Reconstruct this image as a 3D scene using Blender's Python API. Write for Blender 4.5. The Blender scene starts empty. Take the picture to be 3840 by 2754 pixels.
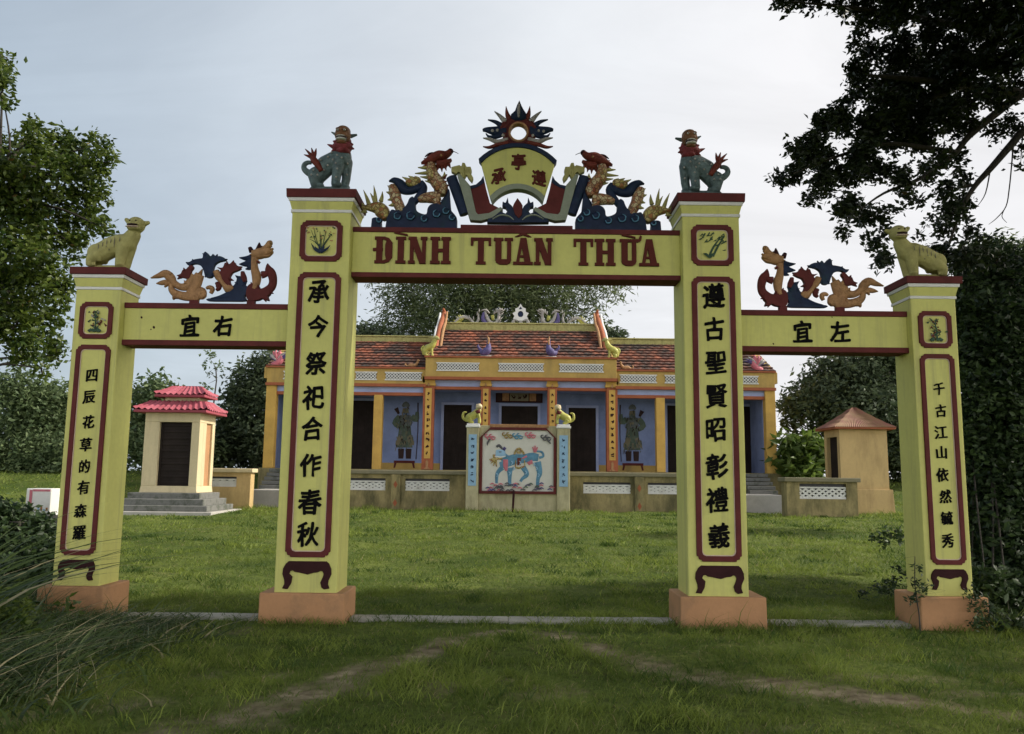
import bpy, math, random
import numpy as np
from mathutils import Vector, Matrix

random.seed(7)
rng = np.random.default_rng(7)
R = math.radians
SC = bpy.context.scene
COL = SC.collection

# ------------------------------------------------------------------ camera
FPX, PIT, RHO, EYE = 3080.0, R(7.64), 0.011, 1.5
cam_d = bpy.data.cameras.new('camera')
cam = bpy.data.objects.new('camera', cam_d)
COL.objects.link(cam)
cam_d.sensor_width = 36.0
cam_d.lens = 36.0 * FPX / 3840.0
cam_d.clip_end = 2000
_r = Vector((1, 0, 0)); _w = Vector((0, math.cos(PIT), math.sin(PIT))); _u = Vector((0, -math.sin(PIT), math.cos(PIT)))
_rr = _r * math.cos(RHO) + _u * math.sin(RHO); _uu = _u * math.cos(RHO) - _r * math.sin(RHO)
cam.matrix_world = Matrix(((_rr.x, _uu.x, -_w.x, 0), (_rr.y, _uu.y, -_w.y, 0), (_rr.z, _uu.z, -_w.z, EYE), (0, 0, 0, 1)))
SC.camera = cam

# ------------------------------------------------------------------ light
SUN_AZ, SUN_EL = R(82), R(39)           # azimuth from +Y towards +X
SUN_STRENGTH, SKY_STRENGTH, EXPOSURE = 5.0, 0.1, 0.0
world = bpy.data.worlds.new('World'); SC.world = world
world.use_nodes = True
nt = world.node_tree; nt.nodes.clear()
def WN(t): return nt.nodes.new(t)
out = WN('ShaderNodeOutputWorld'); bg = WN('ShaderNodeBackground'); bg.inputs[1].default_value = SKY_STRENGTH
sky = WN('ShaderNodeTexSky'); sky.sky_type = 'NISHITA'; sky.sun_disc = False
sky.sun_elevation = SUN_EL; sky.sun_rotation = SUN_AZ; sky.dust_density = 3.0; sky.air_density = 1.0; sky.ozone_density = 1.0
tc = WN('ShaderNodeTexCoord'); sep = WN('ShaderNodeSeparateXYZ'); nt.links.new(tc.outputs['Generated'], sep.inputs[0])
zz = WN('ShaderNodeMath'); zz.operation = 'MAXIMUM'; nt.links.new(sep.outputs[2], zz.inputs[0]); zz.inputs[1].default_value = 0.0
za = WN('ShaderNodeMath'); za.operation = 'ADD'; nt.links.new(zz.outputs[0], za.inputs[0]); za.inputs[1].default_value = 0.22
dx = WN('ShaderNodeMath'); dx.operation = 'DIVIDE'; nt.links.new(sep.outputs[0], dx.inputs[0]); nt.links.new(za.outputs[0], dx.inputs[1])
dy = WN('ShaderNodeMath'); dy.operation = 'DIVIDE'; nt.links.new(sep.outputs[1], dy.inputs[0]); nt.links.new(za.outputs[0], dy.inputs[1])
cmb = WN('ShaderNodeCombineXYZ'); nt.links.new(dx.outputs[0], cmb.inputs[0]); nt.links.new(dy.outputs[0], cmb.inputs[1])
n1 = WN('ShaderNodeTexNoise'); n1.inputs['Scale'].default_value = 0.9; n1.inputs['Detail'].default_value = 7; n1.inputs['Roughness'].default_value = 0.55
n1.inputs['Distortion'].default_value = 0.6
nt.links.new(cmb.outputs[0], n1.inputs['Vector'])
rmp = WN('ShaderNodeMapRange'); rmp.inputs[1].default_value = 0.30; rmp.inputs[2].default_value = 0.68; rmp.inputs[3].default_value = 0.72; rmp.inputs[4].default_value = 0.98
nt.links.new(n1.outputs[0], rmp.inputs[0])
# the veil of cloud is thicker and whiter towards the sun side (+X) of the sky
vx = WN('ShaderNodeMapRange'); vx.inputs[1].default_value = -0.55; vx.inputs[2].default_value = 0.35; vx.inputs[3].default_value = -0.25; vx.inputs[4].default_value = 0.3
nt.links.new(sep.outputs[0], vx.inputs[0])
ad = WN('ShaderNodeMath'); ad.operation = 'ADD'; ad.use_clamp = True; nt.links.new(rmp.outputs[0], ad.inputs[0]); nt.links.new(vx.outputs[0], ad.inputs[1])
# low sky behind the camera, brightened as added fill for the front faces
bx = WN('ShaderNodeMapRange'); bx.inputs[1].default_value = 0.05; bx.inputs[2].default_value = -0.75; bx.inputs[3].default_value = 0.0; bx.inputs[4].default_value = 1.0
nt.links.new(sep.outputs[1], bx.inputs[0])
lr = WN('ShaderNodeMix'); lr.data_type = 'RGBA'
lr.inputs[6].default_value = (6.3, 7.3, 8.2, 1); lr.inputs[7].default_value = (8.6, 8.6, 8.8, 1)
lx_ = WN('ShaderNodeMapRange'); lx_.inputs[1].default_value = -0.5; lx_.inputs[2].default_value = 0.3
nt.links.new(sep.outputs[0], lx_.inputs[0]); nt.links.new(lx_.outputs[0], lr.inputs[0])
rg = WN('ShaderNodeMix'); rg.data_type = 'RGBA'          # hazy glow of the sky around the sun, far to the right
rg.inputs[7].default_value = (33.0, 31.0, 27.5, 1); nt.links.new(lr.outputs[2], rg.inputs[6])
rx = WN('ShaderNodeMapRange'); rx.inputs[1].default_value = 0.60; rx.inputs[2].default_value = 0.95
nt.links.new(sep.outputs[0], rx.inputs[0]); nt.links.new(rx.outputs[0], rg.inputs[0])
cc = WN('ShaderNodeMix'); cc.data_type = 'RGBA'
cc.inputs[7].default_value = (29.0, 28.4, 27.5, 1); nt.links.new(rg.outputs[2], cc.inputs[6])
bz = WN('ShaderNodeMapRange'); bz.interpolation_type = 'SMOOTHSTEP'; bz.inputs[1].default_value = 0.12; bz.inputs[2].default_value = 0.48; bz.inputs[3].default_value = 1.0; bz.inputs[4].default_value = 0.0
nt.links.new(sep.outputs[2], bz.inputs[0])          # that brightness hugs the horizon
bm_ = WN('ShaderNodeMath'); bm_.operation = 'MULTIPLY'; nt.links.new(bx.outputs[0], bm_.inputs[0]); nt.links.new(bz.outputs[0], bm_.inputs[1])
nt.links.new(bm_.outputs[0], cc.inputs[0])
n2 = WN('ShaderNodeTexNoise'); n2.inputs['Scale'].default_value = 1.7; n2.inputs['Detail'].default_value = 8; n2.inputs['Roughness'].default_value = 0.6; n2.inputs['Distortion'].default_value = 1.2
mp2 = WN('ShaderNodeMapping'); mp2.inputs['Scale'].default_value = (0.6, 1.5, 1); mp2.inputs['Rotation'].default_value = (0, 0, 0.35)
nt.links.new(cmb.outputs[0], mp2.inputs[0]); nt.links.new(mp2.outputs[0], n2.inputs['Vector'])
r2 = WN('ShaderNodeMapRange'); r2.inputs[1].default_value = 0.3; r2.inputs[2].default_value = 0.7; r2.inputs[3].default_value = 0.97; r2.inputs[4].default_value = 1.10
nt.links.new(n2.outputs[0], r2.inputs[0])
zr = WN('ShaderNodeMapRange'); zr.interpolation_type = 'SMOOTHSTEP'; zr.inputs[1].default_value = 0.55; zr.inputs[2].default_value = 0.95; zr.inputs[3].default_value = 1.0; zr.inputs[4].default_value = 0.42
nt.links.new(sep.outputs[2], zr.inputs[0])          # the hazy lower sky is brighter than the sky overhead
zm = WN('ShaderNodeMath'); zm.operation = 'MULTIPLY'; nt.links.new(r2.outputs[0], zm.inputs[0]); nt.links.new(zr.outputs[0], zm.inputs[1])
ml = WN('ShaderNodeVectorMath'); ml.operation = 'SCALE'; nt.links.new(cc.outputs[2], ml.inputs[0]); nt.links.new(zm.outputs[0], ml.inputs['Scale'])
mx = WN('ShaderNodeMix'); mx.data_type = 'RGBA'
nt.links.new(ad.outputs[0], mx.inputs[0]); nt.links.new(sky.outputs[0], mx.inputs[6]); nt.links.new(ml.outputs[0], mx.inputs[7])
nt.links.new(mx.outputs[2], bg.inputs[0]); nt.links.new(bg.outputs[0], out.inputs[0])

sun_d = bpy.data.lights.new('sun', 'SUN'); sun_d.energy = SUN_STRENGTH; sun_d.angle = R(2.5); sun_d.color = (1.0, 0.93, 0.80)
sun = bpy.data.objects.new('sun', sun_d); COL.objects.link(sun)
SUNV = Vector((math.sin(SUN_AZ) * math.cos(SUN_EL), math.cos(SUN_AZ) * math.cos(SUN_EL), math.sin(SUN_EL)))
sun.rotation_euler = SUNV.to_track_quat('Z', 'Y').to_euler()
SC.view_settings.view_transform = 'Standard'; SC.view_settings.look = 'None'; SC.view_settings.exposure = EXPOSURE; SC.view_settings.gamma = 1
SC.view_settings.use_curve_mapping = False
SC.cycles.max_bounces = 6; SC.cycles.transparent_max_bounces = 4; SC.cycles.use_denoising = True

# ------------------------------------------------------------------ measuring: a pixel of the 3840 px photograph at distance Y -> (x, z)
def P(px, py, Y):
    ax = (px - 1920) / FPX; ay = -(py - 1377) / FPX
    a = ax * math.cos(RHO) - ay * math.sin(RHO); b = ax * math.sin(RHO) + ay * math.cos(RHO)
    d1 = math.cos(PIT) - b * math.sin(PIT); d2 = math.sin(PIT) + b * math.cos(PIT)
    return a * Y / d1, EYE + d2 * Y / d1
def gz(x, y):
    t = min(1, max(0, (y - 10.0) / 16.0)); t = t * t * (3 - 2 * t)
    u = min(1, max(0, (y - 28.0) / 8.5))
    return 0.40 * t + 1.15 * u * u * (3 - 2 * u)
def G(px, py):                       # pixel -> point on the ground
    lo, hi = 4.0, 60.0
    for _ in range(40):
        m = (lo + hi) / 2
        x, z = P(px, py, m)
        if z > gz(x, m): lo = m
        else: hi = m
    return P(px, py, lo)[0], lo

# ------------------------------------------------------------------ materials
def base_mat(name):
    m = bpy.data.materials.new(name); m.use_nodes = True
    return m, m.node_tree, m.node_tree.nodes['Principled BSDF']
def lk(t, a, b): t.links.new(a, b)
def noise(t, scale, detail=5, vec=None, stretch=None, rough=0.6):
    n = t.nodes.new('ShaderNodeTexNoise'); n.inputs['Scale'].default_value = scale; n.inputs['Detail'].default_value = detail
    n.inputs['Roughness'].default_value = rough
    g = t.nodes.new('ShaderNodeNewGeometry')
    if stretch:
        mp = t.nodes.new('ShaderNodeMapping'); mp.inputs['Scale'].default_value = stretch
        lk(t, g.outputs['Position'], mp.inputs[0]); lk(t, mp.outputs[0], n.inputs['Vector'])
    else:
        lk(t, g.outputs['Position'], n.inputs['Vector'])
    return n.outputs[0]
def rng_map(t, v, a, b, c=0.0, d=1.0):
    r = t.nodes.new('ShaderNodeMapRange'); r.inputs[1].default_value = a; r.inputs[2].default_value = b; r.inputs[3].default_value = c; r.inputs[4].default_value = d
    lk(t, v, r.inputs[0]); return r.outputs[0]
def mixc(t, f, a, b):
    m = t.nodes.new('ShaderNodeMix'); m.data_type = 'RGBA'
    if isinstance(f, (int, float)): m.inputs[0].default_value = f
    else: lk(t, f, m.inputs[0])
    for i, c in ((6, a), (7, b)):
        if isinstance(c, tuple): m.inputs[i].default_value = (c[0], c[1], c[2], 1)
        else: lk(t, c, m.inputs[i])
    return m.outputs[2]
def mat(name, col, rough=0.75, var=0.12, scale=3.0, stain=None, stain_amt=0.5, stain_scale=1.2, stretch=None, bump=0.15, bscale=60, spec=0.3, lo_hi=(0.52, 0.72)):
    m, t, b = base_mat(name)
    lo = tuple(max(0, c * (1 - var)) for c in col); hi = tuple(min(1, c * (1 + var)) for c in col)
    c = mixc(t, rng_map(t, noise(t, scale, 6), 0.3, 0.7), lo, hi)
    c = mixc(t, rng_map(t, noise(t, scale * 9, 3), 0.35, 0.75, 0, 0.35), c, tuple(x * 0.8 for x in col))
    if stain:
        c = mixc(t, rng_map(t, noise(t, stain_scale, 8, stretch=stretch, rough=0.7), lo_hi[0], lo_hi[1], 0, stain_amt), c, stain)
    lk(t, c, b.inputs['Base Color'])
    b.inputs['Roughness'].default_value = rough
    b.inputs['Specular IOR Level'].default_value = spec
    if bump:
        bp = t.nodes.new('ShaderNodeBump'); bp.inputs['Strength'].default_value = bump; bp.inputs['Distance'].default_value = 0.02
        lk(t, noise(t, bscale, 4), bp.inputs['Height']); lk(t, bp.outputs[0], b.inputs['Normal'])
    return m
def leaf_mat(name, dark, light, trans=0.3, rough=0.45, third=None):
    m, t, b = base_mat(name)
    at = t.nodes.new('ShaderNodeAttribute'); at.attribute_name = 'tint'
    c = mixc(t, at.outputs['Fac'], dark, light)
    if third:
        c = mixc(t, rng_map(t, at.outputs['Fac'], 0.93, 0.98), c, third)
    lk(t, c, b.inputs['Base Color']); b.inputs['Roughness'].default_value = rough; b.inputs['Specular IOR Level'].default_value = 0.35
    tr = t.nodes.new('ShaderNodeBsdfTranslucent'); lk(t, c, tr.inputs[0])
    ms = t.nodes.new('ShaderNodeMixShader'); ms.inputs[0].default_value = trans
    lk(t, b.outputs[0], ms.inputs[1]); lk(t, tr.outputs[0], ms.inputs[2])
    lk(t, ms.outputs[0], t.nodes['Material Output'].inputs[0])
    return m
def bark_mat(name, a, b_):
    m, t, b = base_mat(name)
    c = mixc(t, rng_map(t, noise(t, 5, 6, stretch=(3, 3, 0.6)), 0.35, 0.65), a, b_)
    lk(t, c, b.inputs['Base Color']); b.inputs['Roughness'].default_value = 0.9
    return m

M = {}
M['yellow'] = mat('yellow_paint', (0.56, 0.55, 0.17), 0.65, 0.07, 2.0, (0.30, 0.285, 0.13), 0.55, 1.5, (6, 6, 0.35), 0.08)
M['maroon'] = mat('maroon_paint', (0.110, 0.025, 0.024), 0.7, 0.2, 6.0, (0.05, 0.02, 0.02), 0.5, 2.0, spec=.15)
M['white'] = mat('white_paint', (0.70, 0.70, 0.68), 0.6, 0.06, 4.0, (0.4, 0.38, 0.34), 0.5, 2.0)
M['orange'] = mat('orange_base_paint', (0.44, 0.235, 0.115), 0.75, 0.1, 3.0, (0.20, 0.13, 0.075), 0.65, 2.6, None, 0.15)
M['ink'] = mat('black_ink', (0.006, 0.006, 0.006), 0.9, 0.2, 8, bump=0, spec=.05)
M['dark_brown'] = mat('dark_brown_paint', (0.038, 0.014, 0.015), 0.8, 0.2, 8, spec=.1)
M['red_letter'] = mat('red_brown_paint', (0.095, 0.022, 0.017), 0.75, 0.15, 8, bump=0, spec=.12)
M['navy'] = mat('navy_paint', (0.012, 0.022, 0.055), 0.6, 0.35, 10, (0.012, 0.045, 0.045), 0.6, 6.0, spec=.2)
M['teal'] = mat('teal_mosaic', (0.10, 0.145, 0.15), 0.5, 0.45, 22, (0.035, 0.055, 0.07), 0.7, 14.0, None, 0.5, 40)
def scale_mat(name, cols, edge, sc=26, rough=0.55):      # plaster scales: irregular cells in several paints, dark grooves between
    m, t, b = base_mat(name)
    g = t.nodes.new('ShaderNodeNewGeometry')
    v1 = t.nodes.new('ShaderNodeTexVoronoi'); v1.inputs['Scale'].default_value = sc; lk(t, g.outputs['Position'], v1.inputs['Vector'])
    v2 = t.nodes.new('ShaderNodeTexVoronoi'); v2.feature = 'DISTANCE_TO_EDGE'; v2.inputs['Scale'].default_value = sc; lk(t, g.outputs['Position'], v2.inputs['Vector'])
    s = t.nodes.new('ShaderNodeSeparateColor'); lk(t, v1.outputs['Color'], s.inputs[0])
    c = mixc(t, rng_map(t, s.outputs[0], 0.35, 0.5), cols[0], cols[1])
    c = mixc(t, rng_map(t, s.outputs[1], 0.62, 0.74), c, cols[2])
    c = mixc(t, rng_map(t, noise(t, 9, 6), 0.5, 0.7, 0, .5), c, edge)
    c = mixc(t, rng_map(t, v2.outputs['Distance'], 0.03, 0.12), edge, c)
    lk(t, c, b.inputs['Base Color']); b.inputs['Roughness'].default_value = rough; b.inputs['Specular IOR Level'].default_value = .25
    bp = t.nodes.new('ShaderNodeBump'); bp.inputs['Strength'].default_value = .8; bp.inputs['Distance'].default_value = .012
    lk(t, v2.outputs['Distance'], bp.inputs['Height']); lk(t, bp.outputs[0], b.inputs['Normal'])
    return m
M['tan'] = mat('tan_gold_paint', (0.36, 0.20, 0.095), 0.6, 0.3, 12, (0.17, 0.07, 0.035), 0.7, 9.0, None, 0.5, 50, spec=.2)
M['gold'] = scale_mat('yellow_scale_paint', ((0.42, 0.36, 0.12), (0.50, 0.40, 0.18), (0.34, 0.15, 0.06)), (0.14, 0.10, 0.04))
M['tan_scale'] = scale_mat('tan_scale_paint', ((0.42, 0.28, 0.15), (0.36, 0.16, 0.08), (0.52, 0.44, 0.26)), (0.13, 0.06, 0.035))
M['rust_scale'] = scale_mat('red_brown_scale_paint', ((0.22, 0.05, 0.025), (0.32, 0.15, 0.06), (0.40, 0.32, 0.12)), (0.06, 0.02, 0.015))
M['rust'] = mat('red_brown_paint_worn', (0.15, 0.032, 0.022), 0.6, 0.4, 14, (0.06, 0.018, 0.016), 0.6, 10.0, None, 0.5, 45, spec=.2)
M['mane_red'] = mat('dull_red_paint', (0.19, 0.035, 0.04), 0.6, 0.4, 16, (0.07, 0.02, 0.025), 0.6, 12.0, None, 0.5, 45, spec=.2)
M['lion_face'] = mat('brown_gold_face_paint', (0.20, 0.095, 0.045), 0.6, 0.4, 14, (0.10, 0.035, 0.02), 0.7, 12.0, None, 0.5, 45, spec=.2)
M['grey_green'] = mat('grey_green_plaster', (0.24, 0.27, 0.21), 0.7, 0.15, 6, (0.13, 0.15, 0.13), 0.6, 3.0)
M['pale_yellow'] = mat('pale_yellow_plaster', (0.36, 0.335, 0.13), 0.8, 0.22, 10, (0.16, 0.14, 0.05), 0.75, 7.0, (1, 1, 0.35), 0.3, 30)
M['mouth'] = mat('dark_mouth', (0.03, 0.012, 0.01), 0.6, 0.1, 8, bump=0)
M['pink_lip'] = mat('pale_pink_paint', (0.55, 0.42, 0.34), 0.6, 0.1, 8, bump=0)
# temple
M['ochre'] = mat('ochre_wall', (0.46, 0.31, 0.095), 0.85, 0.15, 1.5, (0.20, 0.15, 0.07), 0.75, 0.8, (1.5, 1.5, 0.4))
M['ochre_bright'] = mat('bright_ochre_paint', (0.54, 0.34, 0.085), 0.8, 0.15, 2.0, (0.30, 0.19, 0.06), 0.6, 1.2)
M['mossy'] = mat('mossy_ochre_wall', (0.29, 0.24, 0.115), 0.9, 0.3, 1.6, (0.085, 0.08, 0.04), 0.9, 1.6, (1.5, 1.5, 0.5), 0.4, 20, lo_hi=(0.44, 0.66))
M['coping'] = mat('weathered_coping', (0.22, 0.20, 0.13), 0.9, 0.25, 2.0, (0.09, 0.09, 0.07), 0.7, 2.0)
M['blue_wall'] = mat('blue_wall', (0.235, 0.30, 0.52), 0.85, 0.14, 1.5, (0.10, 0.14, 0.27), 0.6, 0.9, spec=.15)
M['pale_blue'] = mat('pale_blue_band', (0.36, 0.42, 0.66), 0.8, 0.1, 2.0, (0.25, 0.28, 0.42), 0.5, 1.3)
M['brick_red'] = mat('red_brown_line', (0.32, 0.10, 0.045), 0.75, 0.15, 4.0)
M['door'] = mat('dark_wooden_door', (0.022, 0.016, 0.014), 0.7, 0.35, 3.0, spec=.15)
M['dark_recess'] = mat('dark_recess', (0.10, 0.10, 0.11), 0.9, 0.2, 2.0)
M['lattice'] = mat('white_lattice', (0.66, 0.66, 0.64), 0.7, 0.1, 5.0, (0.35, 0.33, 0.28), 0.6, 3.0)
M['concrete'] = mat('pale_concrete', (0.44, 0.42, 0.39), 0.85, 0.12, 2.0, (0.25, 0.24, 0.20), 0.5, 1.4)
M['grey_step'] = mat('grey_stone_step', (0.19, 0.19, 0.18), 0.85, 0.3, 3.0, (0.05, 0.06, 0.04), 0.8, 3.0, lo_hi=(.46, .62))
M['cream'] = mat('cream_wall', (0.64, 0.54, 0.34), 0.75, 0.06, 1.8, (0.36, 0.30, 0.19), 0.5, 1.5, (2, 2, .4), lo_hi=(.48, .7))
M['peach'] = mat('peach_wall', (0.54, 0.385, 0.18), 0.8, 0.08, 1.5, (0.28, 0.19, 0.085), 0.55, 1.5, (2, 2, .5), lo_hi=(.48, .7))
M['screen_cream'] = mat('screen_plaster', (0.46, 0.42, 0.26), 0.8, 0.15, 2.5, (0.20, 0.18, 0.10), 0.7, 1.8, (1.5, 1.5, .5), lo_hi=(.46, .68))
M['panel_white'] = mat('white_panel', (0.60, 0.59, 0.54), 0.7, 0.06, 5.0, (0.40, 0.39, 0.36), 0.5, 2.5)
M['sky_blue'] = mat('sky_blue_paint', (0.27, 0.44, 0.62), 0.7, 0.1, 5)
M['beast_blue'] = mat('steel_blue_paint', (0.10, 0.24, 0.36), 0.7, 0.3, 10, (0.05, 0.13, 0.22), 0.5, 8)
M['pink'] = mat('pink_paint', (0.52, 0.16, 0.20), 0.7, 0.2, 8)
M['green_paint'] = mat('green_paint', (0.035, 0.075, 0.045), 0.7, 0.3, 8)
M['deep_green'] = mat('dull_green_paint', (0.09, 0.13, 0.10), 0.7, 0.35, 9, (0.22, 0.19, 0.10), 0.7, 6)
M['mural_grey'] = mat('dull_grey_green_paint', (0.13, 0.15, 0.15), 0.8, 0.4, 9, (0.05, 0.06, 0.05), 0.7, 7)
M['violet'] = mat('violet_paint', (0.09, 0.075, 0.20), 0.6, 0.3, 8, (0.2, 0.17, 0.3), 0.5, 6)
M['silver'] = mat('pale_grey_mosaic', (0.34, 0.32, 0.30), 0.5, 0.3, 10, (0.12, 0.12, 0.13), 0.7, 9, None, 0.5, 40)
M['lime'] = mat('lime_yellow_glaze', (0.40, 0.38, 0.09), 0.4, 0.2, 8, (0.15, 0.24, 0.07), 0.6, 7)

def tile_mat(name, a, b_, moss, amt):
    m, t, b = base_mat(name)
    at = t.nodes.new('ShaderNodeAttribute'); at.attribute_name = 'tint'
    c = mixc(t, at.outputs['Fac'], a, b_)
    c = mixc(t, rng_map(t, noise(t, 0.75, 9, rough=0.75), 0.43, 0.55, 0, amt), c, moss)
    c = mixc(t, rng_map(t, noise(t, 7, 5, rough=0.75), 0.52, 0.68, 0, amt), c, moss)
    lk(t, c, b.inputs['Base Color']); b.inputs['Roughness'].default_value = 0.8
    return m
M['tile'] = tile_mat('old_clay_tile', (0.085, 0.026, 0.016), (0.36, 0.105, 0.05), (0.022, 0.018, 0.015), 0.92)
M['pink_tile'] = tile_mat('pink_glazed_tile', (0.34, 0.055, 0.085), (0.52, 0.14, 0.19), (0.26, 0.06, 0.075), 0.5)
M['faded_tile'] = tile_mat('faded_clay_tile', (0.22, 0.085, 0.07), (0.28, 0.125, 0.095), (0.24, 0.16, 0.07), 0.65)

def ground_mat():
    m, t, b = base_mat('lawn_ground')
    at = t.nodes.new('ShaderNodeAttribute'); at.attribute_name = 'dirt'
    g = mixc(t, rng_map(t, noise(t, 0.6, 6), 0.35, 0.65), (0.060, 0.095, 0.018), (0.155, 0.19, 0.042))
    g = mixc(t, rng_map(t, noise(t, 14, 5), 0.4, 0.7, 0, 0.8), g, (0.030, 0.040, 0.012))
    g = mixc(t, rng_map(t, noise(t, 1.7, 7, rough=0.7), 0.55, 0.75, 0, 0.6), g, (0.15, 0.13, 0.055))
    d = mixc(t, rng_map(t, noise(t, 6, 6), 0.35, 0.65), (0.12, 0.095, 0.055), (0.34, 0.285, 0.19))
    c = mixc(t, at.outputs['Fac'], g, d)
    lk(t, c, b.inputs['Base Color']); b.inputs['Roughness'].default_value = 0.95; b.inputs['Specular IOR Level'].default_value = 0.1
    bp = t.nodes.new('ShaderNodeBump'); bp.inputs['Strength'].default_value = 0.6; bp.inputs['Distance'].default_value = 0.05
    lk(t, noise(t, 25, 6), bp.inputs['Height']); lk(t, bp.outputs[0], b.inputs['Normal'])
    return m
M['ground'] = ground_mat()

# ------------------------------------------------------------------ objects and tags
def tag(o, label=None, cat=None, group=None, kind=None):
    if label: o['label'] = label
    if cat: o['category'] = cat
    if group: o['group'] = group
    if kind: o['kind'] = kind
    return o
def thing(name, loc, label, cat, group=None):
    o = bpy.data.objects.new(name, None); COL.objects.link(o); o.location = loc; o.empty_display_size = 0.2
    o.matrix_basis = Matrix.Translation(loc)
    return tag(o, label, cat, group)
def adopt(o, parent):
    if parent is None: return o
    o.parent = parent
    w = Matrix.Identity(4); p = parent
    while p is not None:
        w = p.matrix_basis @ w if p.parent is None else p.matrix_parent_inverse @ p.matrix_basis @ w
        p = p.parent
    o.matrix_parent_inverse = w.inverted()
    return o

def catmull(pts, n=6, closed=False):
    pts = [tuple(p) for p in pts]
    if len(pts) < 3: return pts
    k = len(pts); res = []
    rngi = range(k) if closed else range(k - 1)
    for i in rngi:
        if closed: p0, p1, p2, p3 = pts[i - 1], pts[i], pts[(i + 1) % k], pts[(i + 2) % k]
        else: p0, p1, p2, p3 = pts[max(0, i - 1)], pts[i], pts[i + 1], pts[min(k - 1, i + 2)]
        for j in range(n):
            u = j / n
            res.append(tuple(0.5 * (2 * b + (c - a) * u + (2 * a - 5 * b + 4 * c - d) * u * u + (3 * b - a - 3 * c + d) * u ** 3) for a, b, c, d in zip(p0, p1, p2, p3)))
    if not closed: res.append(pts[-1])
    return res

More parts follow.
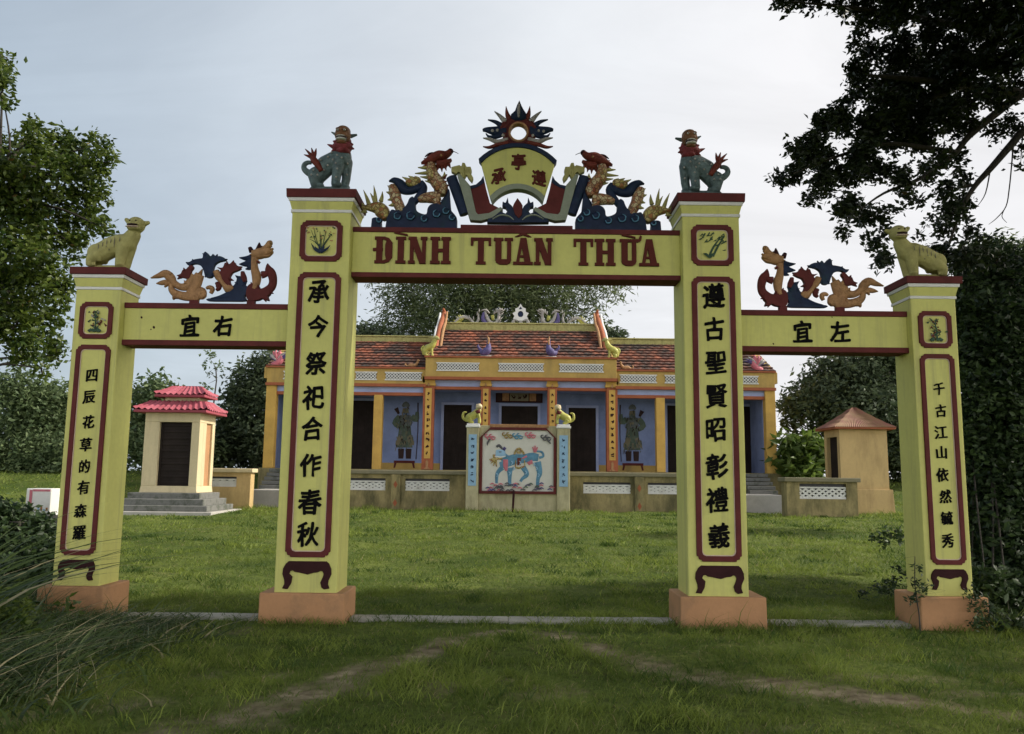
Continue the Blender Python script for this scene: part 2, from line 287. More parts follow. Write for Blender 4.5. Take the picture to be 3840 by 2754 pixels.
class MB:
    def __init__(s): s.v = []; s.f = []; s.m = []; s.e = 0.0
    def add(s, vs, fs, m=0):
        b = len(s.v); s.v += [tuple(v) for v in vs]
        for f in fs: s.f.append(tuple(b + i for i in f)); s.m.append(m)
    def box(s, x0, x1, y0, y1, z0, z1, m=0):
        s.frust((x0, x1, y0, y1), z0, (x0, x1, y0, y1), z1, m)
    def frust(s, a, z0, b, z1, m=0):
        v = [(a[0], a[2], z0), (a[1], a[2], z0), (a[1], a[3], z0), (a[0], a[3], z0), (b[0], b[2], z1), (b[1], b[2], z1), (b[1], b[3], z1), (b[0], b[3], z1)]
        s.add(v, [(3, 2, 1, 0), (4, 5, 6, 7), (0, 1, 5, 4), (1, 2, 6, 5), (2, 3, 7, 6), (3, 0, 4, 7)], m)
    def prism(s, poly, y0, y1, m=0, eps=True):      # polygon in (x, z) extruded along y
        if eps: s.e += 0.0005; y0 = y0 - s.e
        ar = sum(poly[i][0] * poly[(i + 1) % len(poly)][1] - poly[(i + 1) % len(poly)][0] * poly[i][1] for i in range(len(poly)))
        if ar < 0: poly = poly[::-1]
        n = len(poly)
        v = [(p[0], y0, p[1]) for p in poly] + [(p[0], y1, p[1]) for p in poly]
        f = [tuple(range(n)), tuple(range(2 * n - 1, n - 1, -1))]
        for i in range(n):
            j = (i + 1) % n; f.append((j, i, n + i, n + j))
        s.add(v, f, m)
    def ring(s, po, pi, y0, y1, m=0):               # frame between two outlines with the same number of points
        n = len(po)
        v = [(p[0], y0, p[1]) for p in po] + [(p[0], y0, p[1]) for p in pi] + [(p[0], y1, p[1]) for p in po] + [(p[0], y1, p[1]) for p in pi]
        f = []
        for i in range(n):
            j = (i + 1) % n
            f += [(i, j, n + j, n + i), (j, i, 2 * n + i, 2 * n + j), (n + i, n + j, 3 * n + j, 3 * n + i), (2 * n + i, 3 * n + i, 3 * n + j, 2 * n + j)]
        s.add(v, f, m)
    def stroke(s, pts, rad, y, ry, m=0, n=8, sm=5):  # flat-lying swept stroke in the x,z plane
        q = catmull([(p[0], p[1], r) for p, r in zip(pts, rad)], sm)
        s.e += 0.0006
        rings = []
        for i, (x, z, r) in enumerate(q):
            a = q[max(0, i - 1)]; b = q[min(len(q) - 1, i + 1)]
            tx, tz = b[0] - a[0], b[1] - a[1]; L = math.hypot(tx, tz) or 1
            nx, nz = -tz / L, tx / L; r = max(r, 0.001); dep = min(ry, ry * 0.35 + r)
            rings.append([(x + nx * r * math.cos(2 * math.pi * k / n), y - s.e - dep * math.sin(2 * math.pi * k / n), z + nz * r * math.cos(2 * math.pi * k / n)) for k in range(n)])
        s.loft(rings, m)
    def loft(s, rings, m=0):
        n = len(rings[0]); v = [p for r in rings for p in r]; f = []
        for i in range(len(rings) - 1):
            for k in range(n):
                l = (k + 1) % n
                f.append((i * n + k, i * n + l, (i + 1) * n + l, (i + 1) * n + k))
        f.append(tuple(range(n - 1, -1, -1))); f.append(tuple((len(rings) - 1) * n + k for k in range(n)))
        s.add(v, f, m)
    def tube(s, pts, rad, m=0, n=7, sm=1):
        q = catmull([(*p, r) for p, r in zip(pts, rad)], sm) if sm > 1 else [(*p, r) for p, r in zip(pts, rad)]
        rings = []; ref = Vector((0.37, 0.83, 0.41))
        for i, c in enumerate(q):
            a = Vector(q[max(0, i - 1)][:3]); b = Vector(q[min(len(q) - 1, i + 1)][:3]); t = (b - a)
            t = t.normalized() if t.length > 1e-9 else Vector((0, 0, 1))
            u = t.cross(ref); u = u.normalized() if u.length > 1e-6 else t.orthogonal().normalized()
            w = t.cross(u)
            rings.append([tuple(Vector(c[:3]) + (u * math.cos(2 * math.pi * k / n) + w * math.sin(2 * math.pi * k / n)) * c[3]) for k in range(n)])
        s.loft(rings, m)
    def ell(s, c, r, m=0, a=12, b=8, rot=0.0):       # ellipsoid, rot turns it in the x,z plane
        v = []; f = []
        cr, sr = math.cos(rot), math.sin(rot)
        def pt(x, y, z): return (c[0] + x * cr - z * sr, c[1] + y, c[2] + x * sr + z * cr)
        v.append(pt(0, 0, r[2]))
        for i in range(1, b):
            th = math.pi * i / b
            for j in range(a):
                ph = 2 * math.pi * j / a
                v.append(pt(r[0] * math.sin(th) * math.cos(ph), r[1] * math.sin(th) * math.sin(ph), r[2] * math.cos(th)))
        v.append(pt(0, 0, -r[2])); L = len(v) - 1
        for j in range(a):
            k = (j + 1) % a
            f.append((0, 1 + j, 1 + k)); f.append((L, L - a + k, L - a + j))
            for i in range(b - 2): f.append((1 + i * a + j, 1 + (i + 1) * a + j, 1 + (i + 1) * a + k, 1 + i * a + k))
        s.add(v, f, m)
    def cap(s, p, q, r0, r1, m=0):
        p = Vector(p); q = Vector(q); d = (q - p); d = d.normalized() if d.length > 1e-6 else Vector((0, 0, 1))
        s.tube([p - d * r0 * 0.85, p - d * r0 * 0.5, p, q, q + d * r1 * 0.5, q + d * r1 * 0.85], [r0 * 0.5, r0 * 0.87, r0, r1, r1 * 0.87, r1 * 0.5], m, 12)
    def lathe(s, cx, cy, prof, m=0, n=16):
        s.loft([[(cx + r * math.cos(2 * math.pi * k / n), cy + r * math.sin(2 * math.pi * k / n), z) for k in range(n)] for r, z in prof], m)
    def mirror(s, xc):
        s.v = [(2 * xc - x, y, z) for x, y, z in s.v]; s.f = [tuple(reversed(f)) for f in s.f]; return s
    def build(s, name, mats, parent=None, smooth=False, bevel=0.0, remesh=0.0, label=None):
        if not isinstance(mats, (list, tuple)): mats = [mats]
        me = bpy.data.meshes.new(name); me.from_pydata(s.v, [], s.f)
        for mm in mats: me.materials.append(mm)
        me.polygons.foreach_set('material_index', [min(i, len(mats) - 1) for i in s.m])
        if smooth: me.polygons.foreach_set('use_smooth', [True] * len(me.polygons))
        me.update()
        o = bpy.data.objects.new(name, me); COL.objects.link(o)
        if remesh:
            r = o.modifiers.new('r', 'REMESH'); r.mode = 'VOXEL'; r.voxel_size = remesh
            k = o.modifiers.new('s', 'SMOOTH'); k.factor = 0.5; k.iterations = 4
            me2 = bpy.data.meshes.new_from_object(o.evaluated_get(bpy.context.evaluated_depsgraph_get()))
            o.modifiers.clear(); o.data = me2
            if not me2.materials: me2.materials.append(mats[0])
            me2.polygons.foreach_set('use_smooth', [True] * len(me2.polygons))
        if bevel:
            bv = o.modifiers.new('b', 'BEVEL'); bv.width = bevel; bv.segments = 2; bv.limit_method = 'ANGLE'; bv.angle_limit = R(40)
        if label: o['label'] = label
        adopt(o, parent)
        return o

def build_split(mb, names, mats, parent, smooth=True):        # one object for each paint of a small figure
    for i, nm in enumerate(names):
        q = MB(); idx = {}
        for f, m in zip(mb.f, mb.m):
            if m == i:
                g = []
                for k in f:
                    if k not in idx: idx[k] = len(q.v); q.v.append(mb.v[k])
                    g.append(idx[k])
                q.f.append(tuple(g)); q.m.append(0)
        if q.f: q.build(nm, mats[i], parent, smooth=smooth)
_glyph = {}
def glyph(ch):
    if ch not in _glyph:
        c = bpy.data.curves.new('g', 'FONT'); c.body = ch; c.size = 1; c.extrude = 0.5; c.resolution_u = 3
        o = bpy.data.objects.new('g', c); COL.objects.link(o)
        me = bpy.data.meshes.new_from_object(o.evaluated_get(bpy.context.evaluated_depsgraph_get()))
        v = [tuple(p.co) for p in me.vertices]; f = [tuple(p.vertices) for p in me.polygons]
        bpy.data.objects.remove(o); bpy.data.curves.remove(c); bpy.data.meshes.remove(me)
        x0 = min(p[0] for p in v); x1 = max(p[0] for p in v); y0 = min(p[1] for p in v); y1 = max(p[1] for p in v)
        s = 1.0 / max(0.6, y1 - y0)
        _glyph[ch] = ([((p[0] - (x0 + x1) / 2) * s, (p[1] - (y0 + y1) / 2) * s, p[2]) for p in v], f)
    return _glyph[ch]
def put_glyph(mb, ch, cx, cz, size, yf, thick=0.012, bold=0.022, m=0, shear=0.11, wide=0.88):
    # the brush stroke is built up from a few copies of the outline, each a hair deeper than the last
    v, f = glyph(ch); rr_ = random.Random(ord(ch)); a0 = rr_.uniform(0, 6); a1 = rr_.uniform(0, 6)
    for k, (ox, oy) in enumerate(((0, 0), (bold, bold * .5), (-bold, -bold * .5), (bold * .5, -bold), (-bold * .5, bold), (bold * 1.5, -bold * .6), (0, -bold * 1.3))):
        o = []
        for x, y, z in v:
            xx = x + ox; zz = y + shear * x + oy - .10 * max(0, -y) * x
            xx += 0.024 * math.sin(7 * y + 3 * x + a0); zz += 0.024 * math.sin(8 * x + 2 * y + a1)
            o.append((cx + xx * size * wide, yf - (z + 0.5) * (thick + k * .0006), cz + zz * size))
        mb.add(o, f, m)

XC = 0.035
# =================================================================== 1 the gate
gate = thing('temple_gate', (XC, 8.87, 0), 'tall yellow painted gateway of four pillars and three beams standing on orange bases', 'gateway')
def corner_outline(x0, x1, z0, z1, c, convex):
    k = [(0, 1), (0.22, 0.5), (0.5, 0.22), (1, 0)] if convex else [(0, 1), (0.30, 0.95), (0.42, 0.42), (0.95, 0.30), (1, 0)]
    if convex: k = [(0, 1), (0.1, 0.65), (0.29, 0.29), (0.65, 0.1), (1, 0)]
    p = []
    p += [(x0 + c * a, z1 - c * b) for a, b in k]
    p += [(x1 - c * b, z1 - c * a) for a, b in k]
    p += [(x1 - c * a, z0 + c * b) for a, b in k]
    p += [(x0 + c * b, z0 + c * a) for a, b in k]
    return p
def panel_frame(parent, x0, x1, z0, z1, yf, bw, c):
    mb = MB(); po = corner_outline(x0, x1, z0, z1, c, False); pi = corner_outline(x0 + bw, x1 - bw, z0 + bw, z1 - bw, c * 0.8, True)
    mb.ring(po[::-1], pi[::-1], yf - 0.022, yf + 0.004)
    mb.ring(*[[(p[0] * 0.0 + p[0], p[1]) for p in q[::-1]] for q in (corner_outline(x0 + bw * .93, x1 - bw * .93, z0 + bw * .93, z1 - bw * .93, c * .8, True), corner_outline(x0 + bw * 1.18, x1 - bw * 1.18, z0 + bw * 1.18, z1 - bw * 1.18, c * .75, True))], yf - 0.008, yf + 0.003, 1)
    return mb.build('panel_frame', [M['maroon'], M['pink_lip']], parent, bevel=0.005)
STAND = [(560, 675), (1030, 675), (1062, 700), (1092, 765), (1096, 830), (1062, 905), (1058, 950), (1078, 1000), (1010, 1012), (978, 985), (962, 930), (990, 865), (1000, 825), (985, 795), (958, 790), (930, 806), (880, 812), (800, 835), (690, 812), (640, 806), (612, 786), (585, 795), (572, 825), (612, 862), (600, 940), (580, 975), (560, 1012), (490, 1004), (515, 950), (512, 905), (486, 830), (492, 765), (525, 705)]
def stand_motif(parent, xc, w, z0, z1, yf):
    mb = MB(); mb.prism([(xc + (x - 790) / 305.0 * w / 2, z0 + (1012 - y) / 337.0 * (z1 - z0)) for x, y in STAND], yf - 0.016, yf + 0.004)
    return mb.build('stand_motif', M['dark_brown'], parent, bevel=0.004)
def painting(parent, xc, zc, w, h, yf, kind):
    mb = MB(); r = random.Random(kind)
    def S(pts, wd, m): mb.stroke([(xc + a * w, zc + b * h) for a, b in pts], wd, yf - 0.003, 0.004, m, 6, 3)
    if kind == 1:       # vase of leaves and orange flowers
        for k in range(9):
            a = r.uniform(-.5, .5); S([(0.02, -.32), (a * .5, -.05), (a, r.uniform(.05, .45))], [.004, .004, .002], 0)
        for k in range(26): a, b = r.uniform(-.5, .5), r.uniform(.0, .48); S([(a, b), (a + r.uniform(-.1, .1), b + r.uniform(-.06, .06))], [.008, .003], r.choice([0, 0, 1, 1, 0]))
        for k in range(9): a = r.uniform(-.35, .35); S([(0.0, -.42), (a * .6, -.32), (a, -.2 + r.uniform(-.1, .1))], [.016, .012, .003], 2)
    elif kind == 2:     # bamboo
        for a, b in ((.0, .34), (.14, .44)): S([(a - .12, -.4), (a + .05, -.05), (b, .35)], [.012, .011, .005], 0)
        for k in range(30):
            a, b = r.uniform(-.4, .5), r.uniform(.12, .46)
            if a > .1: b = r.uniform(-.2, .46)
            S([(a, b), (a - .1, b - r.uniform(.02, .12))], [.008, .002], 0)
        for k in range(8): a = r.uniform(-.35, .1); S([(-.1, -.46), (a, -.3)], [.012, .003], 0)
    else:
        for k in range(34):
            a, b = r.gauss(0, .17), r.uniform(-.4, .36); a *= (1.1 - abs(b)); S([(a, b), (a + r.uniform(-.14, .14), b + r.uniform(-.1, .12))], [.011, .004], r.choice([0, 0, 3, 3, 4]))
        for k in range(7): a = r.uniform(-.3, .3); S([(a, -.45), (a * .5, -.34)], [.018, .01], 0)
        S([(0, -.45), (.03, -.1), (-.02, .2), (.02, .36)], [.008, .007, .006, .004], 0)
        for k in range(6): b = -.3 + k * .12; S([(0, b), (r.choice([-1, 1]) * r.uniform(.12, .22), b + .1)], [.006, .004], 0)
    mb.build('painted_flowers' if kind != 2 else 'painted_bamboo', [M['green_paint'], M['orange'], M['navy'], M['maroon'], M['silver']], parent)

def pillar(name, x0, x1, y0, y1, b, zb, zs, cap, fr_small, fr_long, bw, cut, stand, chars, csize, kind, label, pdx=0.0):
    mb = MB(); mb.box(x0, x1, y0, y1, zb - 0.02, zs + 0.02)
    o = mb.build(name, M['yellow'], gate, bevel=0.012, label=label)
    mb = MB(); mb.frust((b[0] - .004, b[1] + .004, b[2] - .004, b[3] + .004), -0.15, b, zb - 0.003); mb.build('base_block', M['orange'], o, bevel=0.014)
    mb = MB()
    def off(d): return (x0 - d, x1 + d, y0 - d, y1 + d)
    for (d0, za, d1, zb_, mi) in cap: mb.frust(off(d0), za, off(d1), zb_, mi)
    mb.build('capital', [M['yellow'], M['white'], M['maroon']], o, bevel=0.005)
    xm = (x0 + x1) / 2 + pdx; w = fr_small[0]
    panel_frame(o, xm - w / 2, xm + w / 2, fr_small[1], fr_small[2], y0, bw, cut)
    painting(o, xm, (fr_small[1] + fr_small[2]) / 2, w - 2.6 * bw, fr_small[2] - fr_small[1] - 2.6 * bw, y0, kind)
    panel_frame(o, xm - fr_long[0] / 2, xm + fr_long[0] / 2, fr_long[1], fr_long[2], y0, bw, cut)
    stand_motif(o, xm, stand[0], stand[1], stand[2], y0)
    for ch, z in chars:
        mb = MB(); put_glyph(mb, ch, xm + random.uniform(-.012, .012), z, csize * random.uniform(.93, 1.05), y0 + 0.002, 0.012, 0.024 if csize > .2 else 0.018)
        mb.build('character', M['ink'], o)
    return o
def zs_(ds, px, Y): return [P(px, d * 1.6931, Y)[1] for d in ds]
CAP_IN = [(0.012, 4.318, 0.012, 4.352, 1), (0.004, 4.352, 0.026, 4.44, 0), (0.034, 4.44, 0.040, 4.478, 1), (0.055, 4.478, 0.060, 4.572, 2)]
CAP_OUT = [(0.010, 3.450, 0.010, 3.482, 1), (0.004, 3.482, 0.026, 3.575, 0), (0.036, 3.575, 0.040, 3.612, 1), (0.058, 3.612, 0.060, 3.690, 2)]
pillar('gate_pillar', -2.402, -1.762, 8.605, 9.135, (-2.537, -1.672, 8.56, 9.18), 0.315, 4.32, CAP_IN, (0.455, 3.775, 4.228), (0.462, 0.665, 3.655), 0.056, 0.055, (0.50, 0.345, 0.625),
       list(zip('承今祭祀合作春秋', zs_([647, 722, 805, 880, 950, 1030, 1112, 1183], 1170, 8.6))), 0.245, 1, 'tall pillar with a flower vase painting near its top', 0.01)
pillar('gate_pillar', 1.826, 2.443, 8.605, 9.135, (1.732, 2.607, 8.56, 9.18), 0.322, 4.32, CAP_IN, (0.455, 3.775, 4.228), (0.462, 0.665, 3.655), 0.056, 0.055, (0.50, 0.345, 0.625),
       list(zip('遵古聖賢昭彰禮義', zs_([655, 728, 803, 878, 952, 1033, 1108, 1187], 2680, 8.6))), 0.245, 2, 'tall pillar with a bamboo painting near its top', 0.01)
pillar('gate_pillar', -4.698, -4.212, 8.655, 9.085, (-4.80, -4.126, 8.575, 9.165), 0.352, 3.455, CAP_OUT, (0.355, 2.915, 3.315), (0.365, 0.655, 2.85), 0.048, 0.05, (0.38, 0.40, 0.61),
       list(zip('四辰花草的有森羅', zs_([832, 880, 935, 985, 1033, 1080, 1132, 1180], 330, 8.65))), 0.135, 3, 'lower pillar at the left end of the gateway')
pillar('gate_pillar', 4.280, 4.762, 8.655, 9.085, (4.176, 4.868, 8.575, 9.165), 0.342, 3.455, CAP_OUT, (0.355, 2.915, 3.315), (0.365, 0.655, 2.85), 0.048, 0.05, (0.38, 0.40, 0.61),
       list(zip('千古江山依然毓秀', zs_([862, 910, 958, 1003, 1052, 1100, 1148, 1198], 3550, 8.65))), 0.135, 4, 'lower pillar at the right end of the gateway')

def beam(x0, x1, y0, y1, z0, z1, th, label):
    mb = MB(); mb.box(x0, x1, y0, y1, z0 + th - .01, z1 - th + .01); o = mb.build('gate_beam', M['yellow'], gate, bevel=0.006, label=label)
    for a, b in ((z0, z0 + th), (z1 - th, z1)):
        mb = MB(); mb.box(x0, x1, y0 - 0.02, y1 + 0.02, a, b); mb.build('beam_trim', M['maroon'], o, bevel=0.006)
    return o
BY = 8.745
bm = beam(-1.762, 1.826, BY, 9.0, 3.642, 4.205, 0.055, 'wide middle beam carrying the red lettering')
bl = beam(-4.212, -2.402, BY + .02, 8.99, 2.868, 3.335, 0.06, 'narrow beam at the left side of the gateway')
br = beam(2.443, 4.280, BY + .02, 8.99, 2.872, 3.330, 0.06, 'narrow beam at the right side of the gateway')

for par_, lst_ in ((bl, ((531, 1191, .011), (577, 1228, .013), (566, 1236, .007))), (br, ((3120, 1190, .006), (2900, 1290, .008)))):
    for a_, b_, r_ in lst_:
        mb = MB(); x_, z_ = P(a_, b_, BY + .02); mb.ell((x_, BY + .02, z_), (r_, .003, r_ * 1.3), 0, 8, 6, .5); mb.build('paint_chip', M['dark_brown'], par_)
# slab serif capitals, unit height
def letter(ch, w):
    s, sf = 0.225, 0.11; ps = []
    def bx(a, b, c, d): ps.append([(a, c), (b, c), (b, d), (a, d)])
    def stem(xc, t=s, lo=0, hi=1, e=0.09): bx(xc - t / 2, xc + t / 2, lo, hi)
    if ch == 'I': bx(w / 2 - s / 2, w / 2 + s / 2, 0, 1); bx(0, w, 0, sf); bx(0, w, 1 - sf, 1)
    if ch == 'H':
        bx(.06, .06 + s, 0, 1); bx(w - .06 - s, w - .06, 0, 1); bx(.06, w - .06, .44, .56)
        for a in (0, w - s - .12): bx(a, a + s + .12, 0, sf); bx(a, a + s + .12, 1 - sf, 1)
    if ch == 'N':
        bx(.06, .06 + s * .6, 0, 1); bx(w - .05 - s * .6, w - .05, 0, 1); ps.append([(.04, 1), (.06 + s, 1), (w - .05, 0), (w - .05 - s, 0)])
        bx(0, s + .02, 0, sf); bx(0, s + .08, 1 - sf, 1); bx(w - s - .02, w, 1 - sf, 1)
    if ch == 'T':
        bx(w / 2 - s / 2, w / 2 + s / 2, 0, 1); bx(w / 2 - s * .8, w / 2 + s * .8, 0, sf); bx(0, w, 1 - sf, 1)
        ps.append([(0, 1), (.11, 1), (.09, .70), (0.0, .70)]); ps.append([(w, 1), (w - .11, 1), (w - .09, .70), (w, .70)])
    if ch == 'U':
        bx(.06, .06 + s, .15, 1); bx(w - .06 - s * .7, w - .06, .15, 1); ps.append([(.06, .2), (w - .06, .2), (w - .09, .08), (w - .2, 0), (.22, 0), (.09, .08)])
        bx(0, s + .12, 1 - sf, 1); bx(w - s - .08, w, 1 - sf, 1)
    if ch == 'A':
        ps.append([(.09, 0), (.20, 0), (w / 2 + .02, 1), (w / 2 - .10, 1)]); ps.append([(w - .06, 0), (w - .29, 0), (w / 2 - .10, 1), (w / 2 + .12, 1)])
        bx(.2, w - .2, .27, .35); bx(0, .32, 0, sf); bx(w - .42, w, 0, sf)
    if ch == 'D':
        bx(.06, .06 + s, 0, 1); bx(0, w * .6, 0, sf); bx(0, w * .6, 1 - sf, 1)
        o = [(w * .5, 1), (w * .8, .95), (w, .78), (w, .22), (w * .8, .05), (w * .5, 0)]; i = [(w * .5, 1 - sf), (w * .66, .85), (w - .26, .7), (w - .26, .3), (w * .66, .15), (w * .5, sf)]
        for k in range(5): ps.append([o[k], o[k + 1], i[k + 1], i[k]])
    return ps
YL = BY
def lz(y): return P(1547, 830 + y / 1.7446, YL - .015)[1]
LH = lz(103) - lz(278)
def put_letter(mb, ch, xa, xb, acc=''):
    X0 = P(1300 + xa / 1.7446, 940, YL)[0]; X1 = P(1300 + xb / 1.7446, 940, YL)[0]; z0 = lz(278)
    w = (X1 - X0) / LH
    for p in letter(ch, w): mb.prism([(X0 + a * LH, z0 + b * LH) for a, b in p], YL - 0.02, YL + 0.004)
    def ac(p): mb.prism([(X0 + a * LH, z0 + b * LH) for a, b in p], YL - 0.02, YL + 0.004)
    if 'g' in acc: ac([(w / 2 - .26, 1.13), (w / 2 - .24, 1.19), (w / 2 + .24, 1.09), (w / 2 + .24, 1.03)])
    if 'c' in acc: ac([(w / 2 - .3, 1.04), (w / 2 - .08, 1.17), (w / 2 + .1, 1.17), (w / 2 + .3, 1.04), (w / 2 + .18, 1.04), (w / 2, 1.11), (w / 2 - .18, 1.04)])
    if 'h' in acc: ac([(w - .08, .96), (w + .02, 1.0), (w + .08, 1.14), (w + .15, 1.1), (w + .12, .95), (w, .88)])
    if 'd' in acc: ac([(-.06, .46), (.3, .46), (.3, .57), (-.06, .57)])
for wd in ((('D', 184, 300, 'd'), ('I', 322, 388, 'g'), ('N', 404, 528), ('H', 548, 682)), (('T', 812, 945), ('U', 962, 1088), ('A', 1090, 1218, 'c'), ('N', 1226, 1348)), (('T', 1484, 1612), ('H', 1622, 1758), ('U', 1786, 1904, 'gh'), ('A', 1912, 2040))):
    mb = MB()
    for a in wd: put_letter(mb, *a)
    mb.build('lettering', M['red_letter'], bm)
for par, lst in ((bl, (('宜', 421, 722), ('右', 494, 722))), (br, (('宜', 1777, 735), ('左', 1860, 735)))):
    for ch, a, b in lst:
        mb = MB(); x, z = P(a * 1.6931, b * 1.6931, BY + .02); put_glyph(mb, ch, x, z, 0.225, BY + .022, 0.012, 0.026)
        mb.build('character', M['ink'], par)

# =================================================================== 2 crest over the middle beam
def conv(reg, Y):
    x0, y0, s = reg
    return lambda zx, zy: P(x0 + zx / s, y0 + zy / s, Y)
YC = 8.87
TOP = 4.205
crest = thing('scroll_crest', (XC, YC, TOP), 'open scroll plaque with fan panel and flaming sun ring on top of the middle beam', 'crest')
c3 = conv((1650, 370, 3.2533), YC)
def poly(pts, c=c3, sym=False): return [c(*p) for p in pts]
SYM = 955                                # axis of the crest in its zoomed picture (pixels)
def mir(pts): return [(2 * SYM - x - 8, y + 14 * 0) for x, y in pts]
def arc(xa, ya, xb, yb, xm, ym, n=14):   # arc through a, m, b
    ax, ay, bx_, by, cx, cy = xa, ya, xm, ym, xb, yb
    d = 2 * (ax * (by - cy) + bx_ * (cy - ay) + cx * (ay - by))
    ux = ((ax**2 + ay**2) * (by - cy) + (bx_**2 + by**2) * (cy - ay) + (cx**2 + cy**2) * (ay - by)) / d
    uy = ((ax**2 + ay**2) * (cx - bx_) + (bx_**2 + by**2) * (ax - cx) + (cx**2 + cy**2) * (bx_ - ax)) / d
    r = math.hypot(ax - ux, ay - uy); t0 = math.atan2(ay - uy, ax - ux); t1 = math.atan2(cy - uy, cx - ux)
    return [(ux + r * math.cos(t0 + (t1 - t0) * k / n), uy + r * math.sin(t0 + (t1 - t0) * k / n)) for k in range(n + 1)]
# fan
outer_b = arc(472, 765, 1424, 785, 950, 572); outer_y = arc(505, 810, 1392, 832, 950, 622)
inner_y = arc(612, 1215, 1272, 1215, 950, 1062); inner_g = arc(640, 1290, 1252, 1290, 945, 1128)
mb = MB(); mb.prism(poly(outer_y + inner_y[::-1]), YC - .05, YC + .05); fan = mb.build('fan_panel', M['yellow'], crest, bevel=.004)
mb = MB(); mb.prism(poly(outer_b + outer_y[::-1]), YC - .075, YC + .06, 0); mb.prism(poly(inner_y + inner_g[::-1]), YC - .07, YC + .06, 1)
mb.build('fan_rim', [M['navy'], M['grey_green']], fan, bevel=.006)
for ch, a, b, s in (('承', 715, 975, .082), ('亭', 958, 795, .088), ('遵', 1205, 990, .084)):
    mb = MB(); x, z = c3(a, b); put_glyph(mb, ch, x, z, s * 2.05, YC - .048, .016, .028, shear=(.22 if a < 900 else -.12 if a > 1100 else .06))
    mb.build('character', M['red_letter'], fan)
# red side sheets, rolls
for sg in (0, 1):
    f = (lambda p: p) if sg == 0 else mir
    mb = MB(); mb.prism(poly(f([(368, 1075), (440, 1062), (500, 1010), (530, 955), (565, 1120), (612, 1290), (720, 1345), (640, 1400), (470, 1432), (430, 1395)])), YC - .03, YC + .04)
    mb.build('red_sheet', M['maroon'], crest, bevel=.004)
    mb = MB(); mb.prism(poly(f([(360, 1080), (440, 1062), (500, 1010), (530, 955), (545, 1030), (500, 1070), (440, 1100), (372, 1120)])), YC - .04, YC + .045, 1)
    mb.prism(poly(f([(210, 935), (245, 935), (368, 1075), (440, 1400), (470, 1432), (430, 1470), (350, 1440)])), YC - .045, YC + .045, 0)
    mb.prism(poly(f([(350, 1440), (480, 1430), (600, 1415), (740, 1340), (770, 1370), (640, 1470), (500, 1510), (370, 1500)])), YC - .055, YC + .05, 0)
    mb.build('scroll_edge', [M['grey_green'], M['navy']], crest, bevel=.005)
    mb = MB(); a = c3(*f([(138, 960)])[0]); b = c3(*f([(302, 1418)])[0]); rr = abs(c3(205, 900)[0] - c3(70, 900)[0]) / 2 * .98
    A = Vector((a[0], YC, a[1])); B = Vector((b[0], YC, b[1])); mb.tube([A, B], [rr, rr * .95], 0, 18)
    mb.build('scroll_roll', M['navy'], crest, smooth=False, bevel=.006)
    mb = MB()
    lf = [(200, 930), (140, 905), (140, 850), (195, 835), (240, 825), (262, 840), (275, 795), (305, 800), (325, 845), (375, 845), (388, 885), (380, 930), (408, 980), (392, 1030), (350, 985), (325, 940), (300, 985), (285, 1010), (262, 960), (245, 915), (225, 905)]
    mb.prism(poly(f(lf)), YC - .035, YC + .035, 0)
    mb.stroke(poly(f([(285, 980), (290, 900), (288, 820)])), [.012, .014, .004], YC - .03, .02, 0)
    mb.build('leaf_finial', M['pale_yellow'], crest, bevel=.006)
# base slab, waves and bud
mb = MB()
x0, _ = c3(258, 1500); x1, _ = c3(1612, 1500); mb.box(x0, x1, YC - .09, YC + .09, TOP + .001, TOP + .055)
mb.build('base_slab', M['maroon'], crest, bevel=.006)
mb = MB()
for f in ((lambda p: p), mir):
    mb.prism(poly(f([(575, 1525), (590, 1480), (690, 1420), (735, 1395), (800, 1420), (830, 1385), (800, 1340), (760, 1330), (765, 1275), (800, 1290), (828, 1222), (836, 1290), (880, 1330), (915, 1400), (960, 1450), (955, 1530)])), YC - .05, YC + .05, 0)
    mb.stroke(poly(f([(640, 1490), (740, 1440), (840, 1455), (900, 1500)])), [.006, .01, .01, .005], YC - .05, .014, 2)
mb.prism(poly([(945, 1238), (905, 1300), (888, 1340), (905, 1400), (918, 1440), (960, 1480), (995, 1440), (1000, 1400), (1008, 1330), (985, 1290)]), YC - .065, YC + .06, 1)
mb.build('wave_and_bud', [M['navy'], M['maroon'], M['grey_green']], crest, bevel=.005)
# flaming sun ring
ring = MB(); oc = c3(958, 425); n = 40
def circ(r): return [c3(958 + r * math.cos(2 * math.pi * k / n), 425 + r * math.sin(2 * math.pi * k / n)) for k in range(n)]
ring.ring(circ(122), circ(98), YC - .05, YC + .05, 0); ring.ring(circ(142), circ(120), YC - .035, YC + .035, 1)
sunr = ring.build('sun_ring', [M['tan'], M['maroon']], crest, bevel=.004)
mb = MB()
body = [(958 + r * math.cos(t), 425 + r * math.sin(t)) for t, r in [(R(a), 215 if a % 24 else 190) for a in range(0, 360, 12)]]
po = [c3(x, min(y, 560)) for x, y in body]
pin = [c3(958 + 138 * math.cos(R(a)), 425 + 138 * math.sin(R(a))) for a in range(0, 360, 12)]
mb.ring(po, pin, YC - .028, YC + .028, 1)
def flame(pts, wd, m): mb.stroke(poly(pts), wd, YC, .03, m, 8, 4)
u = abs(c3(100, 0)[0] - c3(0, 0)[0]) / 100
mb.prism(poly([(865, 215), (915, 170), (940, 100), (968, 45), (990, 100), (1015, 150), (1055, 210), (1050, 260), (985, 285), (920, 285), (870, 260)]), YC - .045, YC + .045, 0)
mb.stroke(poly([(965, 60), (958, 160), (960, 250)]), [4 * u, 22 * u, 12 * u], YC - .04, .02, 2)
